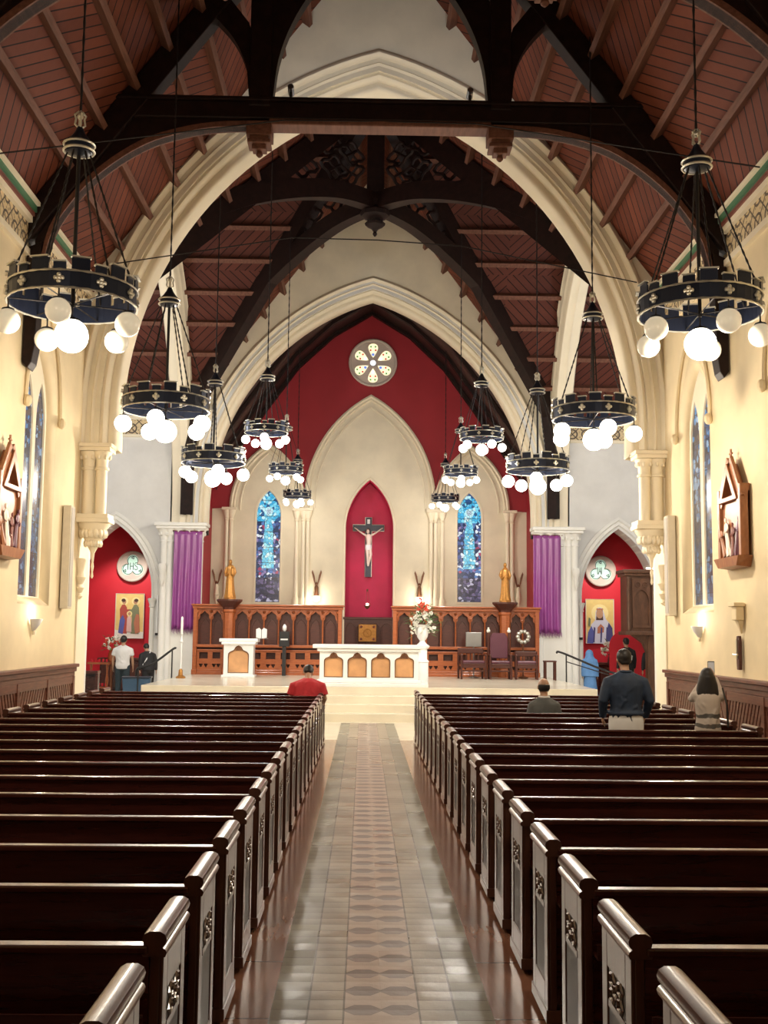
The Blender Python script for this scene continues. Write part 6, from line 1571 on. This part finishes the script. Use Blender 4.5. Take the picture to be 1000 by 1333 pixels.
# woman photographing
pw = person((3.83, 13.0, PY), -0.15, 1.50, 'woman with long dark hair raising both arms to photograph, beside right wall', ('knit_top', knit()), ('skirt', fabric('pale_skirt', (0.5, 0.46, 0.4))), hairstyle='long', female=True, wide=0.90, bow=-0.12, vox=0.011, hem=0.4,
            arms=[((-0.15, 0.22, 0.32), (-0.02, 0.30, 0.52)), ((0.19, 0.16, 0.34), (0.13, 0.28, 0.58))])
ph = thing('phone', (3.985, 13.335, PY + 1.45), -0.15, 'dark mobile phone held up by the woman with long hair', 'phone')
MB().box(-0.04, 0.04, -0.005, 0.005, -0.01, 0.14).build('phone_body', 'black', ph, bevel=0.004); MB().box(-0.035, 0.035, -0.0065, -0.005, 0.0, 0.13).build('screen', plain('phone_screen', (0.5, 0.5, 0.5), 0.2, emis=(0.7, 0.72, 0.75), es=0.15), ph)
m = MB().tube([(0.17, -0.02, 0.45 + 0.84), (0.20, -0.11, 1.10), (0.21, -0.10, 0.85)], 0.012, 6); m.build('bag_strap', 'black', pw)
# seated man
person((2.28, 15.16, PY), 0.0, 1.70, 'balding man sitting alone in a right pew in grey jacket with white collar', ('jacket', grey), ('trousers', blackc), pose='sit', hairstyle='balding', bow=0.1, collar=whitec, lean=-0.02, wide=0.86)
# man in red
person((-1.08, 18.58, PY), 0.0, 1.75, 'man in red shirt sitting bowed at the aisle end of a left pew', ('red_shirt', redc), ('trousers', darkt), pose='sit', bow=0.75, lean=0.32, wide=1.14, hipz=0.60, sleeve='short',
       arms=[((-0.29, 0.06, 0.22), (-0.20, 0.36, 0.13)), ((0.29, 0.06, 0.22), (0.20, 0.36, 0.13))])
# man in white shirt
person((-6.62, 30.3, 0), 0.0, 1.72, 'man in white short-sleeved shirt and dark trousers standing before the left chapel', ('white_shirt', whitec), ('trousers', darkt), bow=0.25, sleeve='short', wide=1.05, vox=0.016)
pb = person((-6.0, 30.7, 0), 0.5, 1.56, 'person in black with a pale shoulder strap, leaning beside the dark blue tub', ('jacket', blackc), ('trousers', blackc), bow=0.4, lean=0.30, vox=0.018)
MB().tube([(0.12, 0.2, 1.33), (0.04, 0.03, 1.30), (-0.08, -0.04, 1.1), (-0.16, 0.0, 0.95)], 0.018, 6).build('shoulder_strap', whitec, pb)
pv = person((6.10, 30.9, 0), -0.1, 1.50, 'bowed person in long blue veil and dress before the right chapel', ('veil', blue), ('skirt', blue), hairstyle='none', female=True, bow=0.55, lean=0.12, vox=0.018, hem=0.4)
m = MB(); hd = (0, 0.16, 1.36); m.ball(hd, 0.115, 14, sz=1.15); stack(m, [(0, 0.0, 0.75, 0.24, 0.15), (0, 0.02, 1.0, 0.22, 0.14), (0, 0.07, 1.2, 0.17, 0.12), (0, 0.13, 1.32, 0.11, 0.11)])
melt(m.build('head_veil', blue, pv, smooth=True), 0.018)
pz = person((7.36, 31.9, 0), 0.3, 1.80, 'person in black clothes with white print standing behind the arched cabinet post', ('top', blackc), ('trousers', blackc), vox=0.018)
MB().tube([(-0.08, -0.13, 1.30), (0.0, -0.15, 1.34), (0.08, -0.13, 1.30), (0.05, -0.15, 1.20), (-0.05, -0.15, 1.18)], 0.03, 6, closed=True).build('white_print', whitec, pz)
pq = person((8.0, 31.6, 0), 0.0, 1.72, 'person in black with a thin diagonal strap, half hidden by the nave arch edge', ('top', blackc), ('trousers', blackc), vox=0.018, hairstyle='bun')
MB().tube([(0.14, -0.10, 1.38), (0.0, -0.16, 1.15), (-0.14, -0.12, 0.95)], 0.012, 6).build('bag_strap', whitec, pq)
# arched crimson board leaning behind the cabinet post
t = thing('arched_board', (7.60, 33.0, 0), 0, 'bright red round-topped board standing behind the arched cabinet post', 'board')
MB().prism([(-0.5, 0.3), (0.5, 0.3)] + [(0.5 * cos(pi * i / 16), 1.55 + 0.5 * sin(pi * i / 16)) for i in range(17)], -0.02, 0.02, 'xz').build('panel', 'chapel_red', t)
MB().box(-0.45, 0.45, -0.15, 0.15, 0, 0.3).build('foot', 'oak_dark', t, bevel=0.01)
